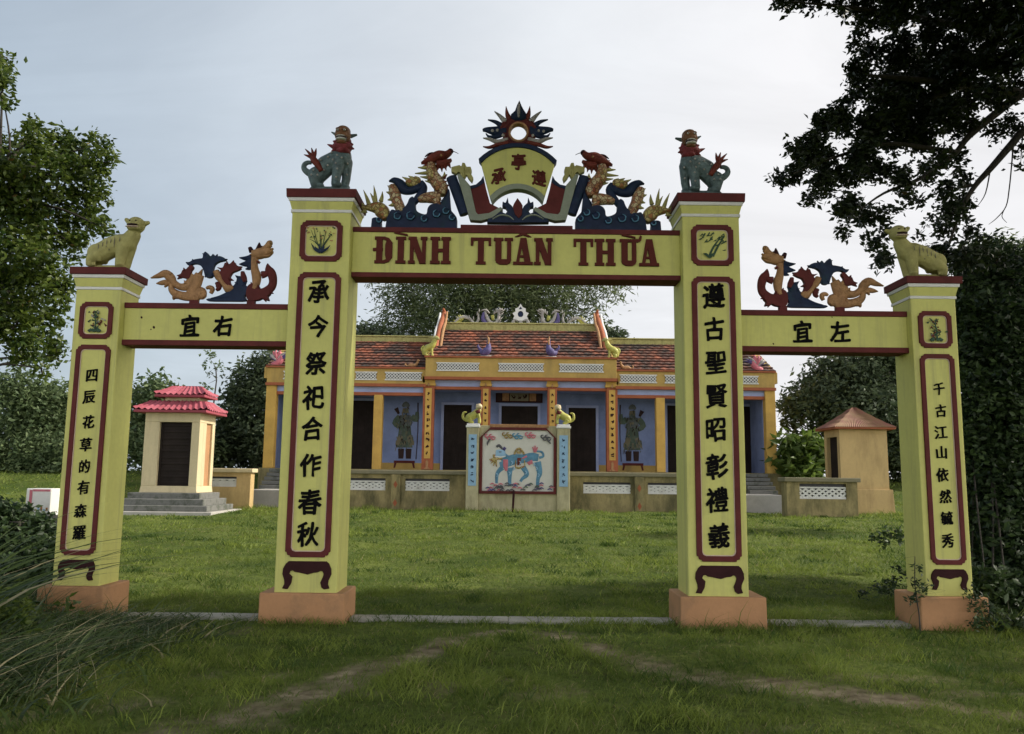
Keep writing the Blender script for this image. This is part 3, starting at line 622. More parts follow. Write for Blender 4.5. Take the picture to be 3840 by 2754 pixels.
for f in ((lambda p: p), mir):
    flame(f([(850, 260), (820, 190), (806, 100)]), [42 * u, 26 * u, 4 * u], 3)
    flame(f([(800, 290), (735, 220), (665, 160)]), [40 * u, 24 * u, 4 * u], 2)
    flame(f([(755, 340), (680, 290), (585, 262)]), [42 * u, 24 * u, 5 * u], 0)
    flame(f([(810, 400), (680, 400), (570, 385), (520, 390)]), [70 * u, 62 * u, 36 * u, 14 * u], 0)
    flame(f([(770, 440), (680, 470), (600, 470), (560, 430)]), [30 * u, 28 * u, 18 * u, 6 * u], 0)
    flame(f([(830, 500), (700, 530), (610, 500), (525, 485)]), [30 * u, 30 * u, 20 * u, 4 * u], 2)
    flame(f([(830, 545), (700, 570), (600, 600), (525, 590)]), [28 * u, 26 * u, 18 * u, 4 * u], 3)
    flame(f([(800, 300), (770, 330), (740, 380)]), [30 * u, 34 * u, 20 * u], 1)
    for q in ((700, 400), (770, 460), (640, 405)): mb.ell((c3(*f([q])[0])[0], YC - .03, c3(*q)[1]), (20 * u, .012, 20 * u), 2)
    flame(f([(690, 520), (760, 540), (840, 520)]), [6 * u, 9 * u, 6 * u], 4)
mb.build('flame_halo', [M['navy'], M['maroon'], M['silver'], M['rust'], M['tan']], crest, smooth=True)

# =================================================================== 3 crest dragons
def dragon(side):
    lab = 'gold scaled dragon on navy clouds climbing toward the scroll, on the middle beam beside the %s lion pillar' % ('vase' if side < 0 else 'bamboo')
    lab = ('scaled dragon on navy clouds between the scroll crest and the pillar with the vase painting' if side < 0 else 'scaled dragon on navy clouds between the scroll crest and the pillar with the bamboo painting')
    t = thing('dragon_sculpture', (XC + side * 1.05, YC, TOP), lab, 'dragon sculpture', 'dragons beside the crest')
    c = conv((1340, 530, 4.93), YC)
    k = abs(c(100, 0)[0] - c(0, 0)[0]) / 100
    def new(): return MB()
    def fin(mb, name, mats, **kw):
        if side > 0: mb.mirror(XC - .006)
        return mb.build(name, mats, t, **kw)
    def st(mb, pts, w, m=0, ry=.05): mb.stroke([c(*p) for p in pts], [x * k for x in w], YC, ry, m, 8, 5)
    mb = new()
    base = catmull([(262, 1545), (270, 1480), (330, 1440), (420, 1450), (480, 1500), (560, 1450), (640, 1300), (740, 1310), (860, 1270), (930, 1190), (975, 1090), (1040, 1060), (1075, 1140), (1080, 1230), (1120, 1330), (1230, 1380), (1290, 1370), (1310, 1270), (1370, 1200), (1480, 1180), (1570, 1200), (1640, 1080), (1700, 960), (1720, 1120), (1740, 1300), (1800, 1380), (1845, 1450), (1830, 1520), (1760, 1540)], 3, True)
    mb.prism([(c(*p)[0], TOP if p[1] > 1475 else max(TOP, c(*p)[1])) for p in base], YC - .06, YC + .06, 0)
    for q in ((760, 1420, 90), (1000, 1420, 100), (1250, 1470, 80), (1480, 1380, 90), (1650, 1330, 80), (420, 1500, 60), (1760, 1450, 70)):
        x, z = c(q[0], q[1]); mb.ell((x, YC - .05, z), (q[2] * k, .045, q[2] * k * .8), 0)
        mb.stroke([c(q[0] + q[2] * .7 * math.cos(a), q[1] + q[2] * .7 * math.sin(a)) for a in (0, 1.2, 2.4, 3.6, 4.6)], [6 * k, 12 * k, 12 * k, 9 * k, 4 * k], YC - .085, .015, 1)
    fin(mb, 'cloud_base', [M['navy'], M['beast_blue']], smooth=False)
    mb = new()
    st(mb, [(585, 745), (690, 730), (790, 790), (850, 880), (950, 920), (1070, 890), (1150, 800)], [8, 62, 90, 105, 80, 76, 60], 0)
    st(mb, [(1180, 760), (1230, 860), (1180, 980), (1090, 1090), (1020, 1180)], [50, 66, 80, 66, 50], 0)
    st(mb, [(1080, 900), (1190, 860), (1230, 800)], [60, 60, 40], 0)
    fin(mb, 'cloud_scroll', M['navy'], smooth=True)
    mb = new(); st(mb, [(1690, 900), (1670, 1020), (1600, 1140), (1600, 1250)], [14, 46, 60, 60], 0)
    fin(mb, 'cloud_wisp', M['navy'], smooth=True)
    mb = new()
    st(mb, [(80, 1230), (230, 1230), (380, 1240), (480, 1330), (540, 1440)], [20, 70, 125, 130, 80], 0, .07)
    st(mb, [(640, 830), (690, 960), (730, 1100), (790, 1230), (830, 1320)], [70, 105, 100, 95, 70], 1, .07)
    st(mb, [(900, 760), (1000, 770), (1090, 760), (1180, 740)], [40, 95, 95, 50], 0, .07)
    st(mb, [(1130, 1090), (1280, 1050), (1420, 1040), (1540, 1020)], [50, 100, 115, 80], 2, .07)
    st(mb, [(1450, 1080), (1500, 1200), (1560, 1300), (1610, 1370)], [80, 60, 50, 36], 2, .06)
    st(mb, [(1560, 1000), (1560, 880), (1480, 760), (1400, 640), (1370, 520), (1380, 430)], [80, 122, 130, 115, 100, 85], 1, .08)
    st(mb, [(1390, 740), (1370, 620), (1350, 500)], [90, 95, 70], 0, .095); st(mb, [(1530, 960), (1500, 880), (1440, 800)], [70, 85, 50], 3, .1)
    st(mb, [(1440, 930), (1500, 860), (1560, 900)], [30, 50, 40], 3, .1)
    fin(mb, 'scaly_body', [M['gold'], M['tan_scale'], M['tan_scale'], M['rust_scale']], smooth=True)
    for a, b in (((200, 1130), (115, 905)), ((330, 1080), (305, 825)), ((440, 1080), (465, 935)), ((620, 870), (560, 825)), ((610, 960), (535, 940)), ((640, 1060), (560, 1090)), ((660, 1170), (580, 1190)),
                 ((960, 720), (830, 665)), ((1030, 690), (945, 645)), ((1110, 690), (1060, 650)), ((1300, 490), (1120, 488)), ((1320, 580), (1065, 598)), ((1340, 670), (1160, 660)), ((1400, 760), (1250, 735)), ((1600, 660), (1610, 570)),
                 ((140, 1230), (60, 1130)), ((150, 1290), (60, 1310)), ((320, 1120), (240, 960))):
        mb = new(); a = (a[0] + (a[0] - b[0]) * .25, a[1] + (a[1] - b[1]) * .25); st(mb, [a, ((a[0] + b[0]) / 2 + 8, (a[1] + b[1]) / 2 + 6), b], [44, 30, 5], 0, .03)
        fin(mb, 'spike', M['pale_yellow'], smooth=True)
    mb = new()
    st(mb, [(1180, 405), (1290, 375), (1400, 330), (1500, 280), (1570, 270), (1650, 250), (1720, 200)], [6, 60, 95, 100, 90, 64, 50], 0, .085)
    st(mb, [(1470, 420), (1560, 430), (1650, 400), (1740, 345)], [60, 75, 60, 20], 0, .07)
    st(mb, [(1500, 260), (1540, 230), (1580, 250)], [30, 34, 20], 0, .09)
    st(mb, [(1490, 265), (1400, 235), (1320, 245), (1250, 290)], [30, 26, 18, 4], 1, .04)
    for a, b in (((1500, 470), (1470, 550)), ((1560, 480), (1565, 570)), ((1620, 460), (1645, 545)), ((1690, 430), (1725, 500)), ((1300, 410), (1180, 425)), ((1330, 440), (1210, 470)), ((1600, 690), (1660, 620)), ((1620, 860), (1700, 810)), ((1600, 960), (1680, 970)), ((1580, 780), (1660, 740)), ((1340, 330), (1290, 290)), ((1300, 370), (1235, 325)), ((1560, 470), (1580, 520)), ((1480, 480), (1490, 515)), ((1650, 440), (1650, 490))): st(mb, [a, b], [34, 6], 0, .03)
    x, z = c(1722, 188); mb.ell((x, YC, z), (56 * k, .04, 52 * k), 1)
    st(mb, [(1740, 200), (1800, 205), (1870, 240)], [8, 6, 4], 1, .01)
    x, z = c(1560, 310); mb.ell((x, YC - .08, z), (22 * k, .012, 22 * k), 2)
    fin(mb, 'dragon_head', [M['rust'], M['dark_brown'], M['tan']], smooth=True)
dragon(-1); dragon(1)

# =================================================================== 4 openwork dragons on the side beams
def beam_dragon(side):
    zt = 3.335
    t = thing('dragon_openwork', (XC + side * 3.3, YC, zt), 'flat openwork dragon with leafy scrolls on the narrow beam that faces the %s' % ('pink roofed shrine' if side < 0 else 'hip roofed shrine'), 'dragon ornament', 'openwork dragons on the side beams')
    c = conv((550, 880, 4.279), YC); k = abs(c(100, 0)[0] - c(0, 0)[0]) / 100
    def fin(mb, name, mats, **kw):
        if side > 0:
            mb.mirror(XC + .012); pass
        return mb.build(name, mats, t, **kw)
    def st(mb, pts, w, m=0, ry=.032): mb.stroke([c(*p) for p in pts], [x * k * 1.28 for x in w], YC, ry, m, 8, 5)
    def pl(mb, pts, m=0, d=.028): mb.prism([c(*p) for p in catmull(pts, 3, True)], YC - d, YC + d, m)
    mb = MB()
    st(mb, [(70, 700), (190, 665), (300, 630), (390, 700), (440, 780), (540, 840), (650, 830), (730, 760), (800, 690)], [6, 34, 52, 56, 44, 44, 60, 80, 90])
    st(mb, [(160, 790), (260, 775), (350, 750)], [6, 34, 24]); st(mb, [(290, 850), (330, 800), (380, 770)], [5, 26, 30])
    st(mb, [(400, 800), (400, 880), (470, 950), (600, 990), (720, 985), (860, 960), (930, 1010)], [34, 40, 50, 56, 70, 95, 40])
    st(mb, [(700, 960), (760, 860), (800, 750), (860, 640)], [60, 75, 80, 60]); st(mb, [(430, 1050), (460, 1000), (560, 985)], [6, 34, 40])
    st(mb, [(300, 640), (310, 575)], [30, 6]); st(mb, [(960, 870), (1010, 850), (1060, 880), (1030, 950)], [14, 28, 30, 20])
    for a, b in (((860, 640), (900, 560)), ((640, 800), (610, 740)), ((880, 950), (960, 930)), ((760, 1010), (740, 1055)), ((560, 990), (540, 1040)), ((500, 960), (470, 900)), ((720, 900), (690, 960)), ((380, 650), (420, 620))): st(mb, [a, b], [28, 4])
    fin(mb, 'leafy_tail', M['tan'], smooth=True)
    mb = MB()
    pl(mb, [(640, 455), (700, 450), (760, 415), (860, 395), (910, 385), (920, 320), (960, 285), (1010, 335), (1040, 360), (1080, 320), (1110, 370), (1180, 355), (1260, 385), (1270, 420), (1180, 440), (1110, 480), (1080, 540), (1070, 620), (1050, 690), (960, 690), (930, 600), (890, 520), (820, 480), (750, 480), (690, 510)])
    st(mb, [(1490, 375), (1590, 385), (1690, 370)], [6, 30, 44]); st(mb, [(1490, 480), (1580, 475), (1690, 450)], [6, 36, 70]); st(mb, [(1590, 560), (1650, 540), (1700, 480)], [6, 30, 60])
    st(mb, [(1480, 680), (1500, 760), (1490, 850), (1440, 930), (1330, 990), (1180, 1020), (1040, 1040)], [24, 56, 80, 90, 70, 36, 18])
    pl(mb, [(1000, 1035), (1200, 1020), (1380, 960), (1500, 830), (1600, 820), (1640, 900), (1580, 1000), (1600, 1070), (1300, 1075), (1000, 1070)], 0, .026)
    for a, b in (((960, 340), (900, 310)), ((1110, 390), (1140, 320)), ((1200, 420), (1300, 400)), ((760, 440), (740, 400)), ((1060, 640), (1110, 690)), ((980, 640), (940, 690)), ((1480, 700), (1430, 660)), ((1470, 800), (1420, 770)), ((1560, 830), (1610, 760)), ((1400, 960), (1360, 910))): st(mb, [a, b], [26, 4])
    fin(mb, 'navy_leaves', M['navy'])
    mb = MB()
    pl(mb, [(495, 670), (560, 640), (590, 580), (640, 570), (690, 520), (740, 500), (755, 540), (720, 590), (715, 640), (690, 715), (600, 700)])
    pl(mb, [(1140, 535), (1230, 540), (1270, 460), (1320, 490), (1410, 445), (1440, 490), (1520, 545), (1450, 590), (1380, 620), (1340, 700), (1350, 790), (1400, 850), (1330, 860), (1250, 760), (1180, 640), (1200, 580)])
    st(mb, [(1540, 600), (1560, 700), (1590, 760)], [24, 40, 24]); st(mb, [(1110, 790), (1150, 800), (1160, 860), (1120, 900)], [16, 40, 34, 16])
    pl(mb, [(1640, 830), (1720, 800), (1760, 860), (1840, 880), (1930, 860), (1990, 900), (1985, 960), (1950, 1000), (1965, 1060), (1900, 1050), (1860, 1030), (1790, 1060), (1640, 1060), (1610, 960)], 0, .034)
    st(mb, [(1900, 930), (2000, 850), (2030, 750), (2010, 640), (1960, 560), (1945, 470)], [60, 56, 52, 56, 50, 6]); st(mb, [(1850, 650), (1900, 640), (1960, 620)], [50, 44, 30])
    st(mb, [(1780, 460), (1790, 430)], [34, 24])
    for a, b in ((700, 830), (1620, 1740)):
        p = c(a, 1060); q = c(b, 1110); mb.box(p[0], q[0], YC - .03, YC + .03, zt - .004, max(p[1], zt + .02))
    for a, b in (((1300, 500), (1290, 430)), ((1380, 480), (1400, 420)), ((1480, 540), (1540, 520)), ((1330, 720), (1400, 740)), ((620, 590), (600, 540)), ((560, 680), (500, 720)), ((1990, 640), (2050, 600)), ((2020, 760), (2070, 790)), ((1980, 930), (2040, 950)), ((1900, 1030), (1920, 1085)), ((1800, 870), (1790, 800)), ((1700, 830), (1680, 770))): st(mb, [a, b], [26, 4])
    fin(mb, 'maroon_leaves', M['maroon'])
    mb = MB()
    st(mb, [(1110, 590), (1160, 680), (1210, 760), (1280, 850), (1330, 870), (1400, 850)], [40, 50, 30, 44, 60, 24], 0, .04)
    st(mb, [(1730, 880), (1760, 780), (1765, 680), (1740, 580), (1730, 480), (1740, 380)], [40, 52, 60, 52, 44, 50], 1, .045)
    st(mb, [(1700, 310), (1790, 310), (1880, 290), (1950, 270), (2020, 290)], [44, 76, 74, 60, 24], 0, .055)
    st(mb, [(1780, 350), (1870, 350), (1950, 345), (2010, 315)], [26, 28, 20, 6], 0, .05); st(mb, [(1930, 262), (1990, 250), (2035, 225)], [22, 20, 6], 0, .05)
    for a, b in (((1720, 330), (1655, 320)), ((1725, 350), (1660, 375)), ((1760, 420), (1830, 450)), ((1765, 640), (1830, 610)), ((1770, 720), (1835, 735)), ((1740, 560), (1680, 590)), ((1330, 870), (1260, 920)), ((1180, 700), (1120, 720))): st(mb, [a, b], [22, 4], 1, .03)
    st(mb, [(1880, 250), (1940, 200), (1985, 150), (2010, 150)], [44, 40, 46, 26], 0, .045)
    st(mb, [(1790, 250), (1810, 190), (1815, 135)], [34, 26, 6], 2, .03); st(mb, [(1860, 240), (1850, 190)], [24, 10], 2, .03); st(mb, [(1690, 280), (1660, 215)], [34, 24], 2, .03)
    fin(mb, 'dragon_head', [M['tan'], M['tan'], M['dark_brown']], smooth=True)
beam_dragon(-1); beam_dragon(1)

# =================================================================== 5 guardian lions and tigers on the pillars
def lion(side):
    zb_ = 4.572; Y = 8.72; zt = zb_ + .063; k = abs(P(1180, 580, Y)[0] - P(1080, 580, Y)[0]) / 581.1
    xb = P(1080 + 800 / 5.811, 700, Y)[0]
    if side > 0: xb = 2.125
    t = thing('lion_statue', (xb, Y, zb_), ('teal mosaic lion statue on the tall pillar that has the flower vase painting' if side < 0 else 'teal mosaic lion statue on the tall pillar that has the bamboo painting'), 'lion statue', 'lions on the tall pillars')
    def q(x, y, d=0.0): return (xb + (x - 800) * k, Y + d, zt + (1500 - y) * k)
    def fin(mb, name, mats, **kw):
        if side > 0: mb.mirror(xb)
        return mb.build(name, mats, t, **kw)
    mb = MB()
    mb.cap(q(1120, 870), q(800, 1000), 225 * k, 215 * k); mb.cap(q(900, 930), q(660, 1200), 205 * k, 185 * k); mb.ell(q(640, 1220), (180 * k, .08, 190 * k), 0); mb.cap(q(1000, 800), q(760, 930), 150 * k, 150 * k)
    mb.cap(q(1180, 800), q(1180, 600), 185 * k, 140 * k)
    mb.cap(q(1120, 900, -.05), q(1070, 1250, -.055), 140 * k, 105 * k); mb.cap(q(1070, 1250, -.055), q(1055, 1440, -.055), 105 * k, 96 * k); mb.ell(q(1090, 1455, -.07), (120 * k, .05, 60 * k))
    mb.cap(q(1250, 880, .04), q(1240, 1250, .045), 125 * k, 98 * k); mb.cap(q(1240, 1250, .045), q(1210, 1440, .045), 98 * k, 90 * k); mb.ell(q(1235, 1455, .03), (110 * k, .05, 58 * k))
    for d in (-.055, .055):
        mb.ell(q(610, 1240, d), (165 * k, .05, 185 * k)); mb.cap(q(580, 1330, d), q(600, 1450, d), 105 * k, 86 * k); mb.cap(q(600, 1455, d), q(770, 1465, d), 55 * k, 44 * k)
    mb.tube([q(520, 1200), q(400, 1130), q(330, 1050), (q(345, 960)), q(420, 920), q(500, 930)], [85 * k, 74 * k, 62 * k, 56 * k, 50 * k, 44 * k], 0, 10, 4)
    mb.cap(q(560, 1570), q(1260, 1570), 110 * k, 110 * k); fin(mb, 'lion_body', M['teal'], remesh=0.009)
    mb = MB(); rr = random.Random(5)
    for (x, y, d) in [(890, 870, -.078), (740, 945, -.08), (890, 1050, -.07), (1090, 830, -.085), (1190, 890, -.085), (1070, 1010, -.09), (600, 1180, -.098), (1300, 980, -.03), (960, 760, -.07), (1000, 930, -.08), (820, 1160, -.07), (1100, 1130, -.085), (1090, 1320, -.09), (660, 1060, -.08), (1280, 1200, .0), (560, 1290, -.1), (690, 1290, -.1)]:
        mb.ell(q(x, y, d - (.028 if x < 1050 or y < 1000 else .022)), (22 * k, .012, 22 * k), 0, 8, 6)
    fin(mb, 'mosaic_dot', M['silver'])
    mb = MB()
    mb.ell(q(1160, 590, -.03), (230 * k, .10, 120 * k)); mb.ell(q(1190, 690, -.03), (160 * k, .10, 90 * k)); mb.ell(q(1150, 440, .03), (190 * k, .08, 180 * k))
    for a, b in (((960, 580), (835, 530)), ((1340, 600), (1420, 630)), ((1340, 520), (1400, 525)), ((1000, 470), (955, 450)), ((1100, 700), (1080, 790)), ((1200, 740), (1210, 820)), ((1290, 690), (1340, 740)), ((1010, 660), (930, 680))): mb.cap(q(*a, -.03), q(*b, -.035), 50 * k, 16 * k)
    fin(mb, 'mane', M['mane_red'], remesh=0.008)
    mb = MB()
    mb.tube([q(760, 1180, -.09), q(680, 1050, -.095), q(600, 950, -.09), q(540, 860, -.07)], [50 * k, 66 * k, 76 * k, 60 * k], 0, 10, 3)
    for e in ((370, 660), (505, 635), (610, 645), (350, 790)): mb.tube([q(570, 900, -.075), q((570 + e[0]) / 2 + 8, (900 + e[1]) / 2 - 8, -.07), q(*e, -.06)], [40 * k, 34 * k, 8 * k], 0, 8, 3)
    fin(mb, 'tail_plume', M['rust'], smooth=True)
    mb = MB()
    mb.ell(q(1170, 330, -.05), (180 * k, .10, 170 * k)); mb.ell(q(1172, 235, -.03), (160 * k, .10, 125 * k)); mb.ell(q(1170, 380, -.12), (130 * k, .06, 70 * k)); mb.ell(q(1165, 280, -.135), (45 * k, .03, 40 * k)); mb.ell(q(1090, 250, -.12), (55 * k, .03, 40 * k)); mb.ell(q(1250, 250, -.12), (55 * k, .03, 40 * k))
    mb.ell(q(1170, 540, -.10), (120 * k, .06, 45 * k))
    h = fin(mb, 'lion_head', M['lion_face'], remesh=0.007)
    for ea, eb, e1 in (((1020, 280), (900, 215), 14), ((1325, 300), (1440, 270), 24)):
        mb = MB(); mb.cap(q(*ea, .01), q(*eb, .01), 46 * k, e1 * k); o = fin(mb, 'ear', M['teal'], smooth=True); adopt(o, h)
    mb = MB(); mb.ell(q(1170, 455, -.125), (125 * k, .055, 62 * k), 0); mb.ell(q(1170, 490, -.135), (115 * k, .055, 26 * k), 1); mb.ell(q(1170, 430, -.14), (105 * k, .05, 16 * k), 1)
    for x in (1095, 1245): mb.ell(q(x, 285, -.15), (26 * k, .014, 22 * k), 1)
    for x in (1095, 1245): mb.ell(q(x, 288, -.163), (11 * k, .008, 11 * k), 0)
    o = fin(mb, 'mouth_and_eyes', [M['mouth'], M['white']], smooth=True); adopt(o, h)
lion(-1); lion(1)

def tiger(side):
    zb_ = 3.69; Y = 8.75; zt = zb_ + .037; k = abs(P(400, 900, Y)[0] - P(300, 900, Y)[0]) / 678
    xb = P(300 + 900 / 6.78, 1000, Y)[0]
    if side > 0: xb = 2 * .04 - xb + .0
    t = thing('tiger_statue', (xb, Y, zb_), ('pale yellow tiger statue on the lower pillar in front of the sunlit leafy tree' if side < 0 else 'dull yellow tiger statue on the lower pillar under the dark overhanging boughs'), 'tiger statue', 'tigers on the lower pillars')
    def q(x, y, d=0.0): return (xb + (x - 900) * k, Y + d, zt + (1465 - y) * k)
    def fin(mb, name, mats, **kw):
        if side > 0: mb.mirror(xb)
        return mb.build(name, mats, t, **kw)
    mb = MB()
    mb.cap(q(1120, 850), q(760, 960), 250 * k, 265 * k); mb.cap(q(760, 960), q(500, 1110), 265 * k, 265 * k); mb.cap(q(1160, 850), q(1290, 640), 235 * k, 190 * k); mb.cap(q(1000, 800), q(700, 880), 200 * k, 180 * k)
    mb.cap(q(1110, 960, -.05), q(1070, 1250, -.05), 165 * k, 125 * k); mb.cap(q(1070, 1250, -.05), q(1055, 1430, -.05), 125 * k, 112 * k); mb.ell(q(1070, 1440, -.065), (115 * k, .045, 40 * k))
    mb.cap(q(1220, 900, .04), q(1170, 1250, .04), 140 * k, 105 * k); mb.cap(q(1170, 1250, .04), q(1140, 1430, .04), 105 * k, 98 * k)
    for d in (-.06, .06):
        mb.ell(q(450, 1130, d), (225 * k, .055, 230 * k)); mb.cap(q(490, 1200, d), q(340, 1300, d), 165 * k, 120 * k); mb.cap(q(330, 1310, d), q(310, 1420, d), 115 * k, 90 * k); mb.cap(q(300, 1430, d), q(430, 1435, d), 50 * k, 46 * k)
        mb.cap(q(420, 1250, d * 1.1), q(560, 1300, d * 1.1), 100 * k, 70 * k)
    mb.tube([q(340, 1080), q(250, 1160), q(220, 1300), q(240, 1400)], [60 * k, 50 * k, 40 * k, 30 * k], 0, 8, 3)
    mb.ell(q(1370, 380, -.02), (225 * k, .10, 215 * k)); mb.ell(q(1385, 400, -.09), (150 * k, .045, 95 * k)); mb.ell(q(1370, 500, -.08), (170 * k, .05, 55 * k)); mb.ell(q(1375, 330, -.105), (50 * k, .03, 50 * k))
    mb.cap(q(1190, 300), q(1090, 225), 85 * k, 55 * k); mb.cap(q(1550, 330), q(1655, 295), 75 * k, 50 * k)
    mb.cap(q(360, 1500), q(1120, 1500), 80 * k, 80 * k); fin(mb, 'tiger_body', M['pale_yellow'], remesh=0.009)
    mb = MB()
    mb.ell(q(1375, 430, -.118), (140 * k, .03, 32 * k), 0); mb.ell(q(1375, 485, -.122), (170 * k, .03, 24 * k), 1)
    for x in (1300, 1450): mb.ell(q(x, 320, -.108), (24 * k, .014, 18 * k), 0)
    fin(mb, 'mouth_and_eyes', [M['mouth'], M['pink_lip']], smooth=True)
    for x, y, L in ((950, 760, 260), (860, 800, 120), (760, 830, 140), (660, 900, 120), (750, 980, 40), (830, 1070, 30), (560, 960, 120), (1080, 760, 120)):
        mb = MB(); mb.tube([q(x, y - 10, -.108), q(x + 8, y + L / 2, -.114), q(x - 5, y + L, -.106)], [5 * k, 13 * k, 5 * k], 0, 6, 3)
        fin(mb, 'painted_stripe', M['coping'], smooth=True)
tiger(-1); tiger(1)

# =================================================================== 6 the temple
YF = 31.0; YW = 33.2                      # porch columns, back wall
def tx(s, Y=YF): return P(s, 1600, Y)[0]
def tz(y, Y=YF, s=1951): return P(s, y, Y)[1]
TC = (tx(996) + tx(2906)) / 2
temple = thing('communal_house', (TC, 34.0, gz(0, 31)), 'long low ochre and blue village temple with red tiled roofs behind the gateway', 'temple')
FLOOR = tz(1766)
HW = (tx(2906) - tx(996)) / 2
CW = (tx(2309.5, 30.7) - tx(1586, 30.7)) / 2      # half width of the raised middle block
ZE, ZR = tz(1343, 30.6), tz(1240, 34.6)           # eave and ridge of the middle roof
WE, WR = tz(1388, 30.8), tz(1287, 34.6)           # eave and ridge of the wing roofs
ZB = tz(1462)                                      # underside of the middle lintel
ZBW = tz(1488)
mb = MB(); mb.box(TC - HW - .15, TC + HW + .15, 30.85, 38.2, 0.1, FLOOR); mb.build('plinth', M['mossy'], temple, bevel=.02)
mb = MB(); mb.box(TC - HW, TC + HW, YW, YW + .3, FLOOR, WE + .3); mb.box(TC - CW, TC + CW, YW + .003, YW + .28, WE, ZE + .2)
for s in (-1, 1):
    a, b = TC + s * HW, TC + s * (HW - .3); mb.box(min(a, b), max(a, b), YF + .5, 37.9, FLOOR - .002, WE + .05)
mb.box(TC - HW, TC + HW, 37.6, 37.9, FLOOR, WE)
mb.build('wall', M['blue_wall'], temple)
for s in (-1, 1):
    mb = MB(); a, b = TC + s * (HW + .02), TC + s * (HW + .05); mb.box(min(a, b), max(a, b), YF + .4, 38, FLOOR, WE + .06)
    mb.build('end_wall', M['ochre'], temple)
mb = MB(); mb.box(TC - HW + .1, TC + HW - .1, YW - .015, YW + .01, FLOOR, FLOOR + .28); mb.build('skirting', M['ochre'], temple)
mb = MB(); mb.box(TC - HW, TC + HW, YF + .1, YW, ZBW + .34, ZBW + .40); mb.build('porch_ceiling', M['blue_wall'], temple)
# fascia with lattice panels
def fascia(name, xa, xb, y0, zb, zt, panels, zp0, zp1, line):
    mb = MB(); mb.box(xa, xb, y0, y0 + .5, zb, zt)
    o = mb.build(name, M['ochre'], temple, bevel=.01)
    mb = MB(); mb.box(xa - .03, xb + .03, y0 - .05, y0 + .45, zb - .11, zb - .002); mb.box(xa - .04, xb + .04, y0 - .07, y0 + .5, zt, zt + .06); mb.build('molding', M['brick_red'], o)
    for p0, p1 in panels:
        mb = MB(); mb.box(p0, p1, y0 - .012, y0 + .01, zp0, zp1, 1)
        w = (zp1 - zp0) / 2; n = max(2, round((p1 - p0) / w)); w2 = (p1 - p0) / n
        for i in range(n):
            for r in (0, 1):
                xa_, za = p0 + i * w2, zp0 + r * w; t = .019
                for up in (0, 1):
                    A = (xa_, za if up else za + w); B = (xa_ + w2, za + w if up else za)
                    mb.prism([(A[0], A[1] - t), (B[0], B[1] - t), (B[0], B[1] + t), (A[0], A[1] + t)], y0 - .03 - .004 * up, y0 - .01, 0, eps=False)
        mb.box(p0 - .03, p1 + .03, y0 - .04, y0 + .01, zp0 - .04, zp0 - .001, 0); mb.box(p0 - .03, p1 + .03, y0 - .04, y0 + .01, zp1 + .001, zp1 + .04, 0)
        mb.build('lattice_panel', [M['lattice'], M['dark_recess']], o)
    return o
Y0 = 30.7
XS = lambda s: tx(s, Y0)
fascia('fascia', TC - CW, TC + CW, Y0, tz(1416, Y0), ZE, [(XS(1634), XS(1792)), (XS(1868), XS(2036)), (XS(2098), XS(2262))], tz(1391, Y0), tz(1367, Y0), 1)
wl = [(XS(1325), XS(1403)), (XS(1438), XS(1574)), (XS(1052), XS(1190)), (XS(1205), XS(1300))]
fascia('fascia', TC - HW + .0, TC - CW - .01, Y0 + .15, tz(1443, Y0), WE, wl, tz(1427, Y0), tz(1403, Y0), 1)
fascia('fascia', TC + CW + .01, TC + HW, Y0 + .15, tz(1443, Y0), WE, [(2 * TC - b, 2 * TC - a) for a, b in wl], tz(1427, Y0), tz(1403, Y0), 1)
# blue lintel band and its red line
mb = MB(); mb.box(TC - CW + .05, TC + CW - .05, YF - .02, YF + .25, tz(1453), tz(1422), 0); mb.box(TC - CW + .05, TC + CW - .05, YF - .06, YF + .2, tz(1464), tz(1453.5), 1)
for s in (-1, 1):
    a, b = sorted((TC + s * (CW + .05), TC + s * (HW - .1))); mb.box(a, b, YF, YF + .25, tz(1477), tz(1450), 0); mb.box(a, b, YF - .04, YF + .2, tz(1489), tz(1477.5), 1)
mb.build('lintel_band', [M['pale_blue'], M['brick_red']], temple)
